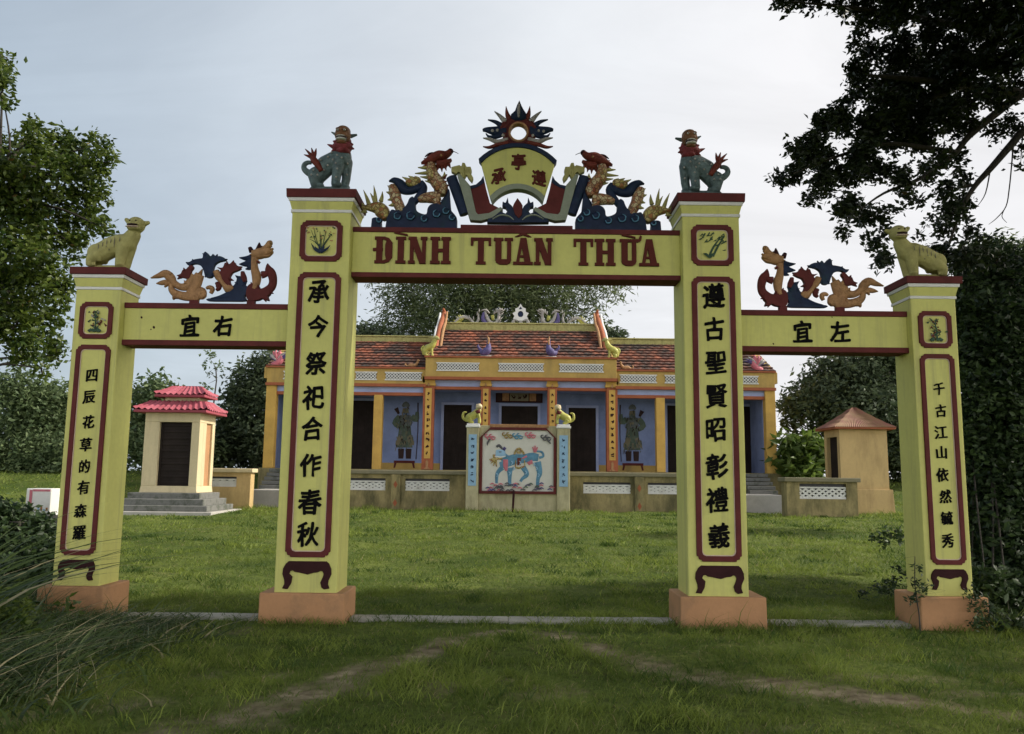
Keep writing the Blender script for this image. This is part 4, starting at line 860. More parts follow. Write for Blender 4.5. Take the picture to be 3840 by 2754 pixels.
# columns
def column(x, w, ztop, fancy, name='column'):
    mb = MB(); mb.box(x - w / 2, x + w / 2, YF - .12, YF + .22, FLOOR, ztop)
    o = mb.build(name, M['brick_red'] if fancy else M['ochre_bright'], temple, bevel=.015)
    if fancy:
        iw = w * .28
        mb = MB(); mb.box(x - iw, x + iw, YF - .135, YF - .11, FLOOR + .42, ztop - .42); mb.build('inscription_strip', M['ochre_bright'], o)
        n = 10; r = random.Random(int(x * 100))
        for i in range(n):
            zc = FLOOR + .62 + (ztop - FLOOR - 1.25) * i / (n - 1); mb = MB()
            for k in range(4):
                a, b, c_, d = (r.uniform(-.5, .5) * iw for _ in range(4)); mb.stroke([(x + a, zc + b), (x + c_, zc + d)], [.03, .02], YF - .138, .006, 0, 5, 1)
            mb.build('character', M['dark_brown'], o)
        mb = MB(); mb.box(x - w * .62, x + w * .62, YF - .17, YF + .25, ztop - .32, ztop - .22); mb.box(x - w * .56, x + w * .56, YF - .15, YF + .24, ztop - .22, ztop + .02); mb.build('column_capital', M['ochre_bright'], o)
        mb = MB(); mb.prism([(x - w * .3, FLOOR + .02), (x - w * .1, FLOOR + .1), (x - w * .12, FLOOR + .3), (x, FLOOR + .38), (x + w * .12, FLOOR + .3), (x + w * .1, FLOOR + .1), (x + w * .3, FLOOR + .02)], YF - .15, YF - .1); mb.build('column_ornament', M['tan'], o); mb = MB(); mb.prism([(x - w * .14, tz(1450)), (x, tz(1455)), (x + w * .14, tz(1450)), (x, tz(1440))] if ztop > ZB + .1 else [(x - .05, ztop - .16), (x, ztop - .2), (x + .05, ztop - .16), (x, ztop - .1)], YF - .2, YF - .12)
        mb.build('column_ornament', M['tan'], o)
for s in (1605.5, 1820, 2070, 2294.5): column(tx(s), .36 if s in (1820, 2070) else .42, tz(1420), True)
for s in (1417, 2 * 1951 - 1417 - 9): column(tx(s), .33, ZBW - .0, False)
for s in (1228, 2 * 1951 - 1228 - 9): column(tx(s), .33, ZBW - .0, False)
for s in (-1, 1): column(TC + s * (HW - .18), .38, ZBW + .4, False)
# doors
def door(sx0, sx1, sy, panes=2):
    x0, x1 = tx(sx0, YW), tx(sx1, YW); z1 = tz(sy, YW)
    mb = MB(); mb.box(x0, x1, YW - .03, YW + .02, FLOOR + .02, z1)
    n = 4
    for i in range(n):
        a = x0 + (x1 - x0) * i / n; b = x0 + (x1 - x0) * (i + 1) / n
        for (u, v) in ((.06, .42), (.48, .94)):
            za, zb = FLOOR + (z1 - FLOOR) * u, FLOOR + (z1 - FLOOR) * v; mb.box(a + .05, b - .05, YW - .045, YW - .028, za, zb)
    o = mb.build('door', M['door'], temple, bevel=.006)
    mb = MB(); mb.box(x0 - .11, x0 - .002, YW - .07, YW + .02, FLOOR, z1 + .1); mb.box(x1 + .002, x1 + .11, YW - .07, YW + .02, FLOOR, z1 + .1); mb.box(x0 - .002, x1 + .002, YW - .068, YW + .02, z1 + .002, z1 + .1)
    mb.build('door_frame', M['pale_blue'], o)
door(1664, 1768, 1522); door(2132, 2234, 1528); door(1880, 2016, 1524); door(1290, 1400, 1510); door(2 * 1951 - 1400, 2 * 1951 - 1290, 1516)
door(1080, 1190, 1510); door(2 * 1951 - 1190, 2 * 1951 - 1080, 1516)
# name board over the middle door, painted panels either side
mb = MB(); xa, xb = tx(1858, YW), tx(2034, YW); za, zb = tz(1511, YW), tz(1468, YW)
mb.box(xa, xb, YW - .1, YW, za, zb, 0)
for a, b, m_ in ((.03, .12, 2), (.14, .28, 1), (.30, .70, 3), (.72, .86, 1), (.88, .97, 2)):
    mb.box(xa + (xb - xa) * a, xa + (xb - xa) * b, YW - .12, YW - .09, za + .06, zb - .06, m_)
r = random.Random(3)
for cxx in (.38, .5, .62):
    for k in range(6): a, b, c_, d = (r.uniform(-.09, .09) for _ in range(4)); X = xa + (xb - xa) * cxx; Z = (za + zb) / 2; mb.stroke([(X + a, Z + b), (X + c_, Z + d)], [.022, .016], YW - .125, .006, 4, 5, 1)
mb.build('name_board', [M['dark_brown'], M['tan'], M['mouth'], M['coping'], M['dark_brown']], temple)
# painted guardians on the wing walls
def guardian(sx, flip):
    x = tx(sx, YW); z0 = tz(1732, YW); z1 = tz(1515, YW); H = z1 - z0; f = -1 if flip else 1
    mb = MB(); Y = YW - .004
    def st(pts, w, m): mb.stroke([(x + f * a * H, z0 + b * H) for a, b in pts], [q * H for q in w], Y, .012, m, 7, 3)
    st([(-.06, .03), (-.06, .2)], [.045, .055], 2); st([(.07, .03), (.07, .2)], [.045, .055], 2)
    st([(0, .22), (0, .45), (0, .62)], [.15, .12, .10], 0); st([(-.12, .26), (-.05, .42)], [.05, .06], 1); st([(.12, .26), (.05, .42)], [.05, .06], 1)
    st([(0, .6), (0, .78)], [.12, .10], 3); st([(-.1, .76), (-.18, .64), (-.08, .56)], [.05, .055, .03], 0); st([(.1, .76), (.19, .7), (.2, .84)], [.05, .05, .03], 0)
    st([(.2, .02), (.22, .5), (.21, 1.0)], [.008, .008, .012], 2); st([(0, .82), (0, .9)], [.06, .05], 4); st([(-.06, .93), (0, .97), (.06, .93)], [.02, .05, .02], 3)
    for a in (-.14, -.07, 0, .07, .14): st([(a, .34), (a * 1.1, .26)], [.02, .008], 1)
    st([(-.17, .9), (-.12, .8)], [.04, .02], 2); st([(0, .7), (0, .66)], [.03, .02], 1)
    rg_ = random.Random(int(sx))
    for i in range(70):
        b = rg_.uniform(.2, .95); wdt = .15 if b < .45 else (.12 if b < .78 else .06); a = rg_.uniform(-wdt, wdt); st([(a, b), (a + rg_.uniform(-.03, .03), b - rg_.uniform(.03, .09))], [rg_.uniform(.006, .014), .004], rg_.choice([0, 0, 1, 2, 3, 3, 4, 2]))
    o = mb.build('guardian_mural', [M['deep_green'], M['coping'], M['mouth'], M['mural_grey'], M['coping']], temple)
    mb = MB(); mb.box(x - .42, x + .42, YW - .02, YW, z0 - .11, z0 - .01)
    for s in (-1, 1): mb.prism([(x + s * .40, z0 - .11), (x + s * .31, z0 - .11), (x + s * .36, z0 - .3), (x + s * .43, z0 - .3)], YW - .02, YW)
    mb.build('painted_stool', M['maroon'], o)
guardian(1520, False); guardian(2 * 1951 - 1520 - 10, True)
# roofs
def roof(name, xa, xb, ye, ze, yr, zr, yb, zb):
    vs, fs, tn = [], [], []
    nx = max(4, int((xb - xa) / .075)); 
    rr = np.random.default_rng(int(abs(xa * 10)))
    def slope(y0, z0, y1, z1, rows):
        L = math.hypot(y1 - y0, z1 - z0); ny, nz = -(z1 - z0) / L, (y1 - y0) / L
        if nz < 0: ny, nz = -ny, -nz
        for r in range(rows):
            b = len(vs); j = rr.random(nx // 4 + 2) ; off = (r % 2) * 2
            for e in (0, 1):
                u = (r + e * 1.02) / rows; lift = .085 if e == 0 else .0
                for i in range(nx + 1):
                    w = .028 * abs(math.sin(math.pi * (i + off) / 4)) + lift * (.75 + .25 * math.cos(math.pi * (i + off) / 2))
                    vs.append((xa + (xb - xa) * i / nx, y0 + (y1 - y0) * u + ny * w, z0 + (z1 - z0) * u + nz * w))
            for i in range(nx): fs.append((b + i, b + i + 1, b + nx + 2 + i, b + nx + 1 + i)); tn.append(float(j[(i + off) // 4]))
            b2 = len(vs)                                  # the little riser at the lower edge of a course
            for i in range(nx + 1): p = vs[b + i]; vs.append((p[0], p[1] - ny * .10, p[2] - nz * .10))
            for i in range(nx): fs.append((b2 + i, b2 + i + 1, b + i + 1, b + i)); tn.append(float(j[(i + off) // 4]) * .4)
    slope(ye, ze, yr, zr, 10); slope(yb, zb, yr, zr, 6)
    me = bpy.data.meshes.new(name); me.from_pydata(vs, [], fs); me.materials.append(M['tile'])
    at = me.attributes.new('tint', 'FLOAT', 'FACE'); at.data.foreach_set('value', tn)
    o = bpy.data.objects.new(name, me); COL.objects.link(o); adopt(o, temple)
    return o
YR = 34.6
r0 = roof('roof', TC - CW + .12, TC + CW - .12, 30.95, ZE + .04, YR, ZR, 38.1, ZE)
r1 = roof('roof', TC - HW - .1, TC - CW + .05, 31.0, WE + .04, YR, WR, 38.1, WE)
r2 = roof('roof', TC + CW - .05, TC + HW + .1, 31.0, WE + .04, YR, WR, 38.1, WE)
for par, a, b, z, h in ((r0, TC - CW + .3, TC + CW - .3, ZR, .24), (r1, TC - HW - .1, TC - CW, WR, .18), (r2, TC + CW, TC + HW + .1, WR, .18)):
    mb = MB(); mb.box(a, b, YR - .14, YR + .14, z - .05, z + h); mb.box(a, b, YR - .19, YR + .19, z + h, z + h + .06); mb.build('ridge', M['pale_yellow'], par, bevel=.02)
for s in (-1, 1):                                         # gable walls closing the step between the roofs, and the gables at both ends
    for x, e, rdg in ((TC + s * (CW - .1), ZE, ZR), (TC + s * (HW + .02), WE, WR)):
        mb = MB(); v = [(30.9, e - .4), (38.0, e - .4), (38.0, e), (YR, rdg + .12), (30.9, e)]
        n = 5; V = [(x - .1, a, b) for a, b in v] + [(x + .1, a, b) for a, b in v]
        mb.add(V, [tuple(range(5)), tuple(range(9, 4, -1))] + [((i + 1) % 5, i, 5 + i, 5 + (i + 1) % 5) for i in range(5)])
        mb.build('gable', M['ochre'], temple)
for s in (-1, 1):                                         # curling red and orange gable posts
    x = TC + s * (CW - .25); mb = MB(); zt_ = ZR
    mb.tube([(x, 32.0, ZE + .5), (x, 33.2, ZR - .35), (x - s * .02, 34.2, ZR + .25), (x - s * .05, 34.9, ZR + .75), (x - s * .03, 34.75, ZR + .95)], [.09, .10, .11, .10, .04], 0, 10, 4)
    mb.tube([(x - s * .17, 32.1, ZE + .55), (x - s * .17, 33.2, ZR - .3), (x - s * .18, 34.2, ZR + .25), (x - s * .19, 34.75, ZR + .8)], [.06, .065, .065, .04], 1, 8, 4); mb.tube([(x + s * .13, 32.1, ZE + .5), (x + s * .13, 33.2, ZR - .35), (x + s * .12, 34.2, ZR + .2), (x + s * .1, 34.75, ZR + .75)], [.05, .06, .06, .04], 2, 8, 4)
    mb.build('gable_horn', [M['brick_red'], M['tan'], M['white']], temple, smooth=True)
# ridge ornaments, each a thing of its own
def sc(reg, Y): return conv(reg, Y)
c4 = conv((1550, 1130, 2.835), YR); k4 = abs(c4(100, 0)[0] - c4(0, 0)[0]) / 100
ZRT = ZR + .30
def ridge_dragon(side):
    cx0 = c4(690, 200)[0] if side < 0 else c4(1590, 200)[0]
    t = thing('ridge_dragon', (cx0, YR, ZRT), 'pale mosaic dragon on the temple roof ridge, %s of the small sun ornament' % ('left' if side < 0 else 'right'), 'dragon sculpture', 'dragons on the temple ridge')
    mb = MB()
    def st(pts, w, m): mb.stroke([c4(x, y) for x, y in pts], [q * k4 * .62 for q in w], YR, .06, m, 8, 4)
    st([(420, 260), (470, 200), (530, 170), (600, 190), (650, 240), (690, 200), (690, 130)], [14, 30, 34, 26, 24, 22, 8], 0)
    for e in ((420, 200), (460, 160), (500, 140), (410, 240)): st([(480, 220), e], [18, 4], 1)
    st([(760, 110), (790, 190), (840, 240), (890, 220), (910, 160), (900, 110), (860, 130)], [20, 30, 34, 30, 26, 20, 10], 0)
    st([(720, 100), (770, 95), (810, 130)], [6, 20, 12], 0); st([(890, 100), (930, 90), (965, 100)], [22, 20, 6], 0); st([(840, 150), (850, 200)], [30, 24], 1)
    st([(750, 120), (740, 190), (770, 240)], [20, 36, 44], 2); st([(880, 250), (940, 240), (990, 270)], [26, 22, 8], 0); st([(720, 240), (740, 275)], [30, 22], 3); st([(590, 265), (660, 270), (830, 280)], [10, 16, 12], 0)
    for e in ((880, 80), (920, 70), (950, 75), (975, 90), (960, 120), (700, 80), (680, 110), (780, 80), (930, 200), (950, 170), (860, 100), (640, 160), (590, 150), (560, 150)): b_ = (min(910, max(600, e[0])), e[1] + 40); st([b_, e], [14, 4], 0)
    for e in ((440, 225), (480, 150), (520, 150), (550, 165), (430, 260), (500, 175)): st([(500, 220), e], [16, 5], 1)
    mb.v = [(x, y, max(z, ZRT)) for x, y, z in mb.v]
    if side > 0: mb.mirror(c4(1140, 200)[0])
    build_split(mb, ('mosaic_body', 'fin', 'wing', 'foot'), [M['silver'], M['lime'], M['violet'], M['rust']], t)
ridge_dragon(-1); ridge_dragon(1)
t = thing('sun_ornament', (c4(1140, 280)[0], YR, ZRT), 'small white flaming sun ornament at the middle of the temple roof ridge', 'roof ornament')
mb = MB(); pts = [(1140, 30), (1165, 70), (1195, 80), (1195, 115), (1225, 130), (1205, 160), (1220, 190), (1185, 195), (1165, 210), (1115, 210), (1095, 195), (1060, 190), (1075, 160), (1055, 130), (1085, 115), (1085, 80), (1115, 70)]
cxm, czm = 1140, 140
inn = [(cxm + 30 * math.cos(math.atan2(y - czm, x - cxm)), czm + 34 * math.sin(math.atan2(y - czm, x - cxm))) for x, y in pts]
mb.ring([c4(*p) for p in pts], [c4(*p) for p in inn], YR - .06, YR + .06, 0); mb.prism([c4(*p) for p in inn], YR - .02, YR + .02, 1)
mb.prism([c4(1140, 62), c4(1122, 88), c4(1158, 88)], YR - .07, YR, 1)
mb.build('flame_ring', [M['white'], M['navy']], t)
mb = MB()
for f in (-1, 1):
    mb.stroke([c4(1140 + f * a, b) for a, b in ((10, 270), (50, 260), (80, 230), (60, 200), (30, 215))], [14 * k4, 20 * k4, 20 * k4, 14 * k4, 8 * k4], YR, .07, 0, 8, 4)
mb.stroke([c4(1140, 280), c4(1140, 215)], [22 * k4, 22 * k4], YR, .07, 0); mb.v = [(x, y, max(z, ZRT)) for x, y, z in mb.v]
mb.build('scroll_foot', M['silver'], t, smooth=True)
# creatures on the eaves
def eave_creature(name, sx, sy_base, Y, h, mats, lab, cat, group, flip, kind):
    x, z = P(sx, sy_base, Y); z = (ZE + .062) if kind != 'small' and kind != 'end' else WE + .06
    f = -1 if flip else 1
    t = thing(name, (x, Y, z), lab, cat, group); mb = MB()
    def T(pts, r, m): mb.tube([(x + f * a * h, Y + d * h, z + b * h) for a, b, d in pts], [q * h for q in r], m, 9, 4)
    if kind == 'dragon':
        T([(-.25, .08, 0), (-.2, .35, 0), (.05, .5, -.02), (.2, .72, -.03), (.26, .92, -.04)], [.12, .18, .17, .12, .09], 0)
        T([(.22, .95, -.04), (.36, .90, -.08), (.44, .84, -.1)], [.11, .09, .03], 1); T([(.08, .45, -.05), (.1, .2, -.08), (.14, .02, -.1)], [.09, .06, .06], 0); T([(-.1, .3, .0), (-.2, .12, -.1), (-.1, .02, -.14)], [.11, .09, .06], 0)
        T([(-.28, .15, 0), (-.4, .4, 0), (-.3, .55, 0)], [.07, .06, .02], 0); T([(.2, .92, .0), (.04, .95, .03), (-.06, .94, .03)], [.06, .04, .01], 1)
    elif kind == 'bird':
        mb.box(x - .26 * h, x + .26 * h, Y - .12 * h, Y + .12 * h, z, z + .07 * h, 2)
        T([(-.3, .3, 0), (-.12, .22, -.02), (.05, .32, -.03), (.12, .5, -.03), (.1, .74, -.03), (.1, .9, -.05)], [.05, .17, .19, .13, .07, .07], 0)
        T([(.1, .62, -.1), (.12, .78, -.1), (.1, .92, -.06), (.1, .86, -.16)], [.05, .05, .06, .015], 1); T([(.1, .93, 0), (.06, 1.05, 0)], [.035, .01], 1)
        T([(-.2, .3, .05), (-.38, .5, .06), (-.36, .62, .06)], [.08, .06, .02], 0); T([(.05, .25, -.04), (.05, .07, -.05)], [.03, .03], 0)
    elif kind == 'small':
        T([(-.5, .1, 0), (-.2, .22, 0), (.15, .2, 0), (.35, .42, -.02), (.42, .62, -.03)], [.08, .18, .19, .12, .08], 0); T([(.40, .6, -.03), (.43, .68, -.03), (.56, .6, -.06)], [.08, .09, .03], 0); T([(-.45, .12, 0), (-.66, .3, 0), (-.55, .44, 0)], [.07, .06, .02], 0); T([(.2, .2, -.1), (.3, .02, -.1)], [.06, .05], 0)
    else:
        rr = random.Random(9)
        T([(-.3, .1, 0), (0, .2, 0), (.2, .5, 0), (.05, .8, 0)], [.12, .17, .15, .08], 0)
        for i in range(11):
            a = rr.uniform(.2, 2.9); T([(0, .3, 0), (.35 * math.cos(a), .3 + .4 * math.sin(a), rr.uniform(-.1, .1)), (.6 * math.cos(a) + .1, .3 + .62 * math.sin(a), rr.uniform(-.15, .15))], [.1, .08, .02], i % 3)
    build_split(mb, {'dragon': ('body', 'head'), 'bird': ('body', 'head', 'pedestal'), 'small': ('body',), 'end': ('petal_tip', 'petal_edge', 'stem')}[kind], mats, t)
eave_creature('eave_dragon', 1612, 1340, 30.95, .78, [M['lime'], M['pale_yellow']], 'green glazed dragon at the left end of the temple middle eave', 'dragon sculpture', 'green dragons on the middle eave', False, 'dragon')
eave_creature('eave_dragon', 2292, 1345, 30.95, .78, [M['lime'], M['pale_yellow']], 'green glazed dragon at the right end of the temple middle eave', 'dragon sculpture', 'green dragons on the middle eave', True, 'dragon')
eave_creature('phoenix_statue', 1822, 1342, 30.95, .80, [M['violet'], M['tan'], M['silver']], 'small violet bird statue on the eave above the second temple column from the left', 'bird statue', 'birds on the middle eave', False, 'bird')
eave_creature('phoenix_statue', 2066, 1344, 30.95, .80, [M['violet'], M['tan'], M['silver']], 'small violet bird statue on the eave above the third temple column from the left', 'bird statue', 'birds on the middle eave', True, 'bird')
eave_creature('eave_beast', 1548, 1386, 31.05, .45, [M['tan']], 'small crouching tan beast on the left wing eave beside the raised middle roof', 'beast statue', 'beasts on the wing eaves', False, 'small')
eave_creature('eave_beast', 2346, 1391, 31.05, .45, [M['tan']], 'small crouching tan beast on the right wing eave beside the raised middle roof', 'beast statue', 'beasts on the wing eaves', True, 'small')
eave_creature('eave_ornament', 1040, 1386, 31.1, .72, [M['pink'], M['silver'], M['violet']], 'pink and white flower ornament on the left end of the temple eave', 'roof ornament', 'ornaments at the ends of the temple eave', False, 'end')
eave_creature('eave_ornament', 2838, 1394, 31.1, .72, [M['pink'], M['silver'], M['violet']], 'pink and white flower ornament on the right end of the temple eave', 'roof ornament', 'ornaments at the ends of the temple eave', True, 'end')
# stairs at both ends of the porch, paved terrace in front
TZ = 1.0
for s0, s1 in ((1000, 1100), (2790, 2892)):
    mb = MB(); xa, xb = tx(s0, 30), tx(s1, 30)
    for i in range(5): mb.box(xa, xb, 30.85 - .28 * (5 - i), 30.84, TZ - .02 if i == 0 else TZ + (FLOOR - TZ) * i / 5 - .001, TZ + (FLOOR - TZ) * (i + 1) / 5 - .02)
    o = mb.build('stairs', M['grey_step'], temple, bevel=.01)
mb = MB(); mb.box(tx(950, 27.8), tx(2938, 27.8), 27.85, 30.83, -.2, TZ); o = mb.build('terrace', M['concrete'], None, bevel=.03); tag(o, kind='structure')

# =================================================================== 7 balustrade, screen and side walls
def balustrade(name, loc, lab, x0, x1, y0, y1, zb, zt, panels, zp0, zp1, posts=(), m1='mossy', m2='coping', recess='dark_recess'):
    t = thing(name, loc, lab, 'low wall')
    mb = MB()
    xs = [x0] + [v for p in panels for v in p] + [x1]
    mb.box(x0, x1, y0, y1, zb, zp0 - .0); mb.box(x0, x1, y0, y1, zp1, zt - .13)
    for i in range(0, len(xs), 2): mb.box(xs[i], xs[i + 1], y0, y1, zp0, zp1)
    mb.build('wall', M[m1], t)
    mb = MB(); mb.box(x0 - .08, x1 + .08, y0 - .1, y1 + .1, zt - .13, zt); mb.build('coping', M[m2], t, bevel=.02)
    for a, b in panels:
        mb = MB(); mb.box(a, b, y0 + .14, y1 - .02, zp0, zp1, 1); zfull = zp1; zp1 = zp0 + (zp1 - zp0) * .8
        n = max(3, round((b - a) / .22)); w = (b - a) / n; h = (zp1 - zp0 - .10) / 2; t_ = .034
        for i in range(n):
            for r in (0, 1):
                xa, za = a + i * w, zp0 + .03 + r * h
                for up in (0, 1):
                    A = (xa, za if up else za + h); B = (xa + w, za + h if up else za)
                    mb.prism([(A[0], A[1] - t_), (B[0], B[1] - t_), (B[0], B[1] + t_), (A[0], A[1] + t_)], y0 + .05 - .006 * up, y0 + .12, 0, eps=False)
        mb.box(a, b, y0 + .035, y0 + .12, zp0, zp0 + .05, 0); mb.box(a, b, y0 + .035, y0 + .12, zp1 - .05, zp1 - .001, 0)
        mb.build('lattice_panel', [M['lattice'], M[recess]], t); zp1 = zfull
    for a, b in posts:
        mb = MB(); mb.box(a, b, y0 - .09, y1, zb, zt - .135); o = mb.build('post', M[m1], t, bevel=.015)
        xm = (a + b) / 2; mb = MB()
        for zc in ((zp0 + zp1) / 2, zp0 - .4): mb.prism([(xm - .07, zc), (xm, zc - .12), (xm + .07, zc), (xm, zc + .12)], y0 - .1, y0 - .08)
        mb.build('diamond', M['brick_red'], o)
YB = 27.4
bx = lambda s: tx(s, YB)
bz_ = lambda y: tz(y, YB)
ZBT = bz_(1769)
balustrade('balustrade', (bx(1450), YB, gz(0, YB)), 'mossy low wall with white lattice panels left of the painted screen', bx(1090), bx(1752), YB, YB + .35, 0.1, ZBT, [(bx(1130), bx(1285)), (bx(1308), bx(1452)), (bx(1526), bx(1690))], bz_(1845), bz_(1800), [(bx(1474), bx(1508))])
balustrade('balustrade', (bx(2400), YB, gz(0, YB)), 'mossy low wall with white lattice panels right of the painted screen', bx(2134), bx(2760), YB, YB + .35, 0.1, ZBT, [(bx(2187), bx(2363)), (bx(2427), bx(2560)), (bx(2600), bx(2740))], bz_(1848), bz_(1806), [(bx(2376), bx(2412))])
# screen with the painted beast
YS = 26.85
sx_ = lambda s: tx(s, YS)
c6 = conv((1650, 1450, 3.2533), YS)
screen = thing('painted_screen', (sx_(1944), YS + .2, gz(0, YS)), 'cream screen wall with a blue mythical beast painted on its white panel', 'screen wall')
sz = lambda y: tz(y, YS)
mb = MB(); mb.box(sx_(1797), sx_(2089), YS + .04, YS + .4, .1, sz(1597)); mb.build('wall', M['screen_cream'], screen, bevel=.01)
mb = MB(); mb.box(sx_(1836), sx_(2058), YS - .03, YS + .45, sz(1604), sz(1592)); mb.build('top_slab', M['tan'], screen, bevel=.01)
XA, XB, ZA, ZC = sx_(1800.6), sx_(2086.5), sz(1853), sz(1604)
ch = .34
def oct_(d): return [(XA + d, ZA + d), (XB - d, ZA + d), (XB - d, ZC - ch + d * .4 - d * .0), (XB - ch + d * .4 - d * .0 - .0, ZC - d), (XA + ch - d * .4, ZC - d), (XA + d, ZC - ch + d * .4)]
mb = MB(); mb.ring(oct_(0), oct_(.09), YS - .05, YS + .05); mb.build('panel_frame', M['maroon'], screen, bevel=.008)
mb = MB(); mb.prism(oct_(.085), YS, YS + .06, 0, eps=False); pan = mb.build('white_panel', M['panel_white'], screen)
mb = MB(); k6 = abs(c6(100, 0)[0] - c6(0, 0)[0]) / 100
def st(pts, w, m): mb.stroke([c6(x, y) for x, y in pts], [q * k6 * .86 for q in w], YS - .002, .010, m, 8, 4)
st([(850, 900), (800, 880), (750, 840), (700, 830)], [60, 60, 56, 44], 0)
st([(800, 930), (900, 890), (1020, 880), (1120, 860), (1200, 870)], [70, 72, 60, 60, 50], 0)
st([(840, 900), (800, 940), (730, 960)], [60, 56, 40], 0)
st([(760, 990), (700, 1060), (690, 1180)], [36, 26, 18], 0); st([(850, 990), (850, 1100), (850, 1215)], [46, 28, 24], 0); st([(1010, 980), (1060, 1070), (1010, 1120), (980, 1160)], [40, 32, 22, 18], 0); st([(1190, 920), (1215, 1050), (1195, 1130), (1190, 1230)], [48, 38, 26, 22], 0)
st([(1210, 870), (1260, 850), (1240, 800), (1170, 790)], [18, 16, 16, 10], 0)
st([(680, 815), (740, 820), (800, 815)], [46, 56, 40], 5); st([(720, 800), (750, 800)], [12, 12], 4); st([(660, 850), (740, 862), (800, 850)], [8, 12, 8], 8); st([(660, 830), (670, 880), (760, 880)], [20, 16, 12], 2)
st([(690, 740), (720, 720), (760, 760)], [16, 20, 14], 4); st([(770, 750), (800, 770)], [24, 24], 3)
for e in ((600, 890), (620, 940), (650, 970), (690, 980), (610, 910)): st([(680, 880), e], [22, 5], 2)
st([(800, 890), (800, 960), (810, 1030)], [34, 34, 16], 1); st([(1090, 910), (1110, 950)], [44, 30], 1); st([(1060, 850), (1000, 880)], [14, 10], 1)
st([(905, 830), (930, 780), (970, 760), (1010, 800), (1030, 830)], [12, 16, 18, 16, 10], 2); st([(965, 790), (960, 820)], [26, 26], 2)
st([(965, 870), (965, 960)], [26, 26], 6); st([(920, 985), (965, 995), (1030, 975)], [12, 14, 12], 2); st([(925, 900), (920, 980)], [8, 8], 2); st([(1030, 900), (1035, 970)], [8, 8], 2)
for e in ((1130, 740), (1160, 720), (1190, 740), (1140, 780)): st([(1160, 800), e], [18, 8], 1)
for (x, y) in ((900, 1000), (1180, 1000), (850, 1060), (1205, 1080), (1050, 1050), (700, 1080), (980, 930), (1150, 950), (880, 930)): st([(x - 14, y - 20), (x + 6, y), (x - 10, y + 24)], [5, 8, 5], 5)
for (x, y, m) in ((620, 610, 1), (830, 590, 2), (955, 600, 0), (1110, 590, 1), (1300, 620, 4)):
    for i in range(4): st([(x - 46 + i * 26 + 22 * math.cos(q), y + (i % 2) * 26 - 8 + 20 * math.sin(q)) for q in (0, 1.3, 2.6, 3.9, 5.0)], [5, 9, 10, 9, 5], m)
    st([(x - 60, y + 8), (x, y), (x + 60, y + 10)], [4, 12, 4], m)
st([(610, 640), (580, 690), (580, 720)], [14, 12, 4], 4); st([(1310, 650), (1350, 700)], [16, 6], 4)
rr = random.Random(4)
for i in range(46):
    x = rr.uniform(545, 1370); y = 1190 + rr.uniform(0, 85) ; st([(x - 28, y), (x, y - 14), (x + 28, y)], [5, 10, 5], rr.choice([4, 4, 3, 1, 7, 1]))
mb.build('beast_painting', [M['beast_blue'], M['pink'], M['gold'], M['violet'], M['dark_recess'], M['sky_blue'], M['rust'], M['deep_green'], M['white']], pan)
for i, (a, b) in enumerate(((1751, 1797), (2089, 2137))):
    x0, x1 = sx_(a), sx_(b)
    mb = MB(); mb.box(x0, x1, YS - .08, YS + .4, .1, sz(1606)); po = mb.build('post', M['screen_cream'], screen, bevel=.012)
    mb = MB(); mb.box(x0 - .03, x1 + .03, YS - .11, YS + .43, sz(1606), sz(1598)); mb.box(x0 - .0, x1 + .0, YS - .08, YS + .4, sz(1598), sz(1591)); mb.build('post_cap', M['white'], po, bevel=.01)
    mb = MB(); mb.box(x0 + .07, x1 - .07, YS - .095, YS - .07, sz(1824), sz(1632)); mb.build('blue_strip', M['sky_blue'], po)
    r = random.Random(40 + i); xm = (x0 + x1) / 2
    for j in range(7):
        zc = sz(1650) + (sz(1806) - sz(1650)) * j / 6; mb = MB()
        for q in range(4): a_, b_, c_, d_ = (r.uniform(-.055, .055) for _ in range(4)); mb.stroke([(xm + a_, zc + b_), (xm + c_, zc + d_)], [.015, .012], YS - .098, .006, 0, 5, 1)
        mb.build('character', M['navy'], po)
    # lion on the post
    f = 1 if i == 0 else -1; xb = xm; zt = sz(1591); h = sz(1516) - zt
    t = thing('screen_lion', (xb, YS + .15, zt), 'small yellow lion with red chest on the %s post of the painted screen' % ('left' if i == 0 else 'right'), 'lion statue', 'lions on the screen posts')
    mb = MB(); Y = YS + .15
    def T(pts, r_, m): mb.tube([(xb + f * p[0] * h, Y + p[2] * h, zt + p[1] * h) for p in pts], [q * h for q in r_], m, 10, 3)
    T([(-.28, .1, 0), (-.22, .3, 0), (0, .42, 0), (.2, .6, 0), (.28, .75, -.02)], [.14, .2, .2, .18, .14], 0)
    T([(.22, .5, -.12), (.3, .25, -.12), (.3, .03, -.14)], [.1, .08, .08], 0); T([(.22, .5, .12), (.3, .25, .12), (.3, .03, .12)], [.1, .08, .08], 0); T([(-.2, .2, -.12), (-.1, .1, -.16), (.02, .04, -.18)], [.15, .1, .07], 0)
    T([(.26, .84, -.02), (.30, .86, -.12), (.33, .8, -.2)], [.17, .15, .1], 1); T([(.2, .92, .05), (.14, 1.0, .05)], [.05, .02], 1)
    T([(.2, .66, -.1), (.27, .5, -.13)], [.15, .1], 2); T([(-.32, .15, 0), (-.52, .3, 0), (-.5, .55, 0), (-.34, .58, 0)], [.07, .07, .06, .03], 0)
    build_split(mb, ('lion_body', 'lion_head', 'chest_mane'), [M['lime'], M['cream'], M['maroon']], t)
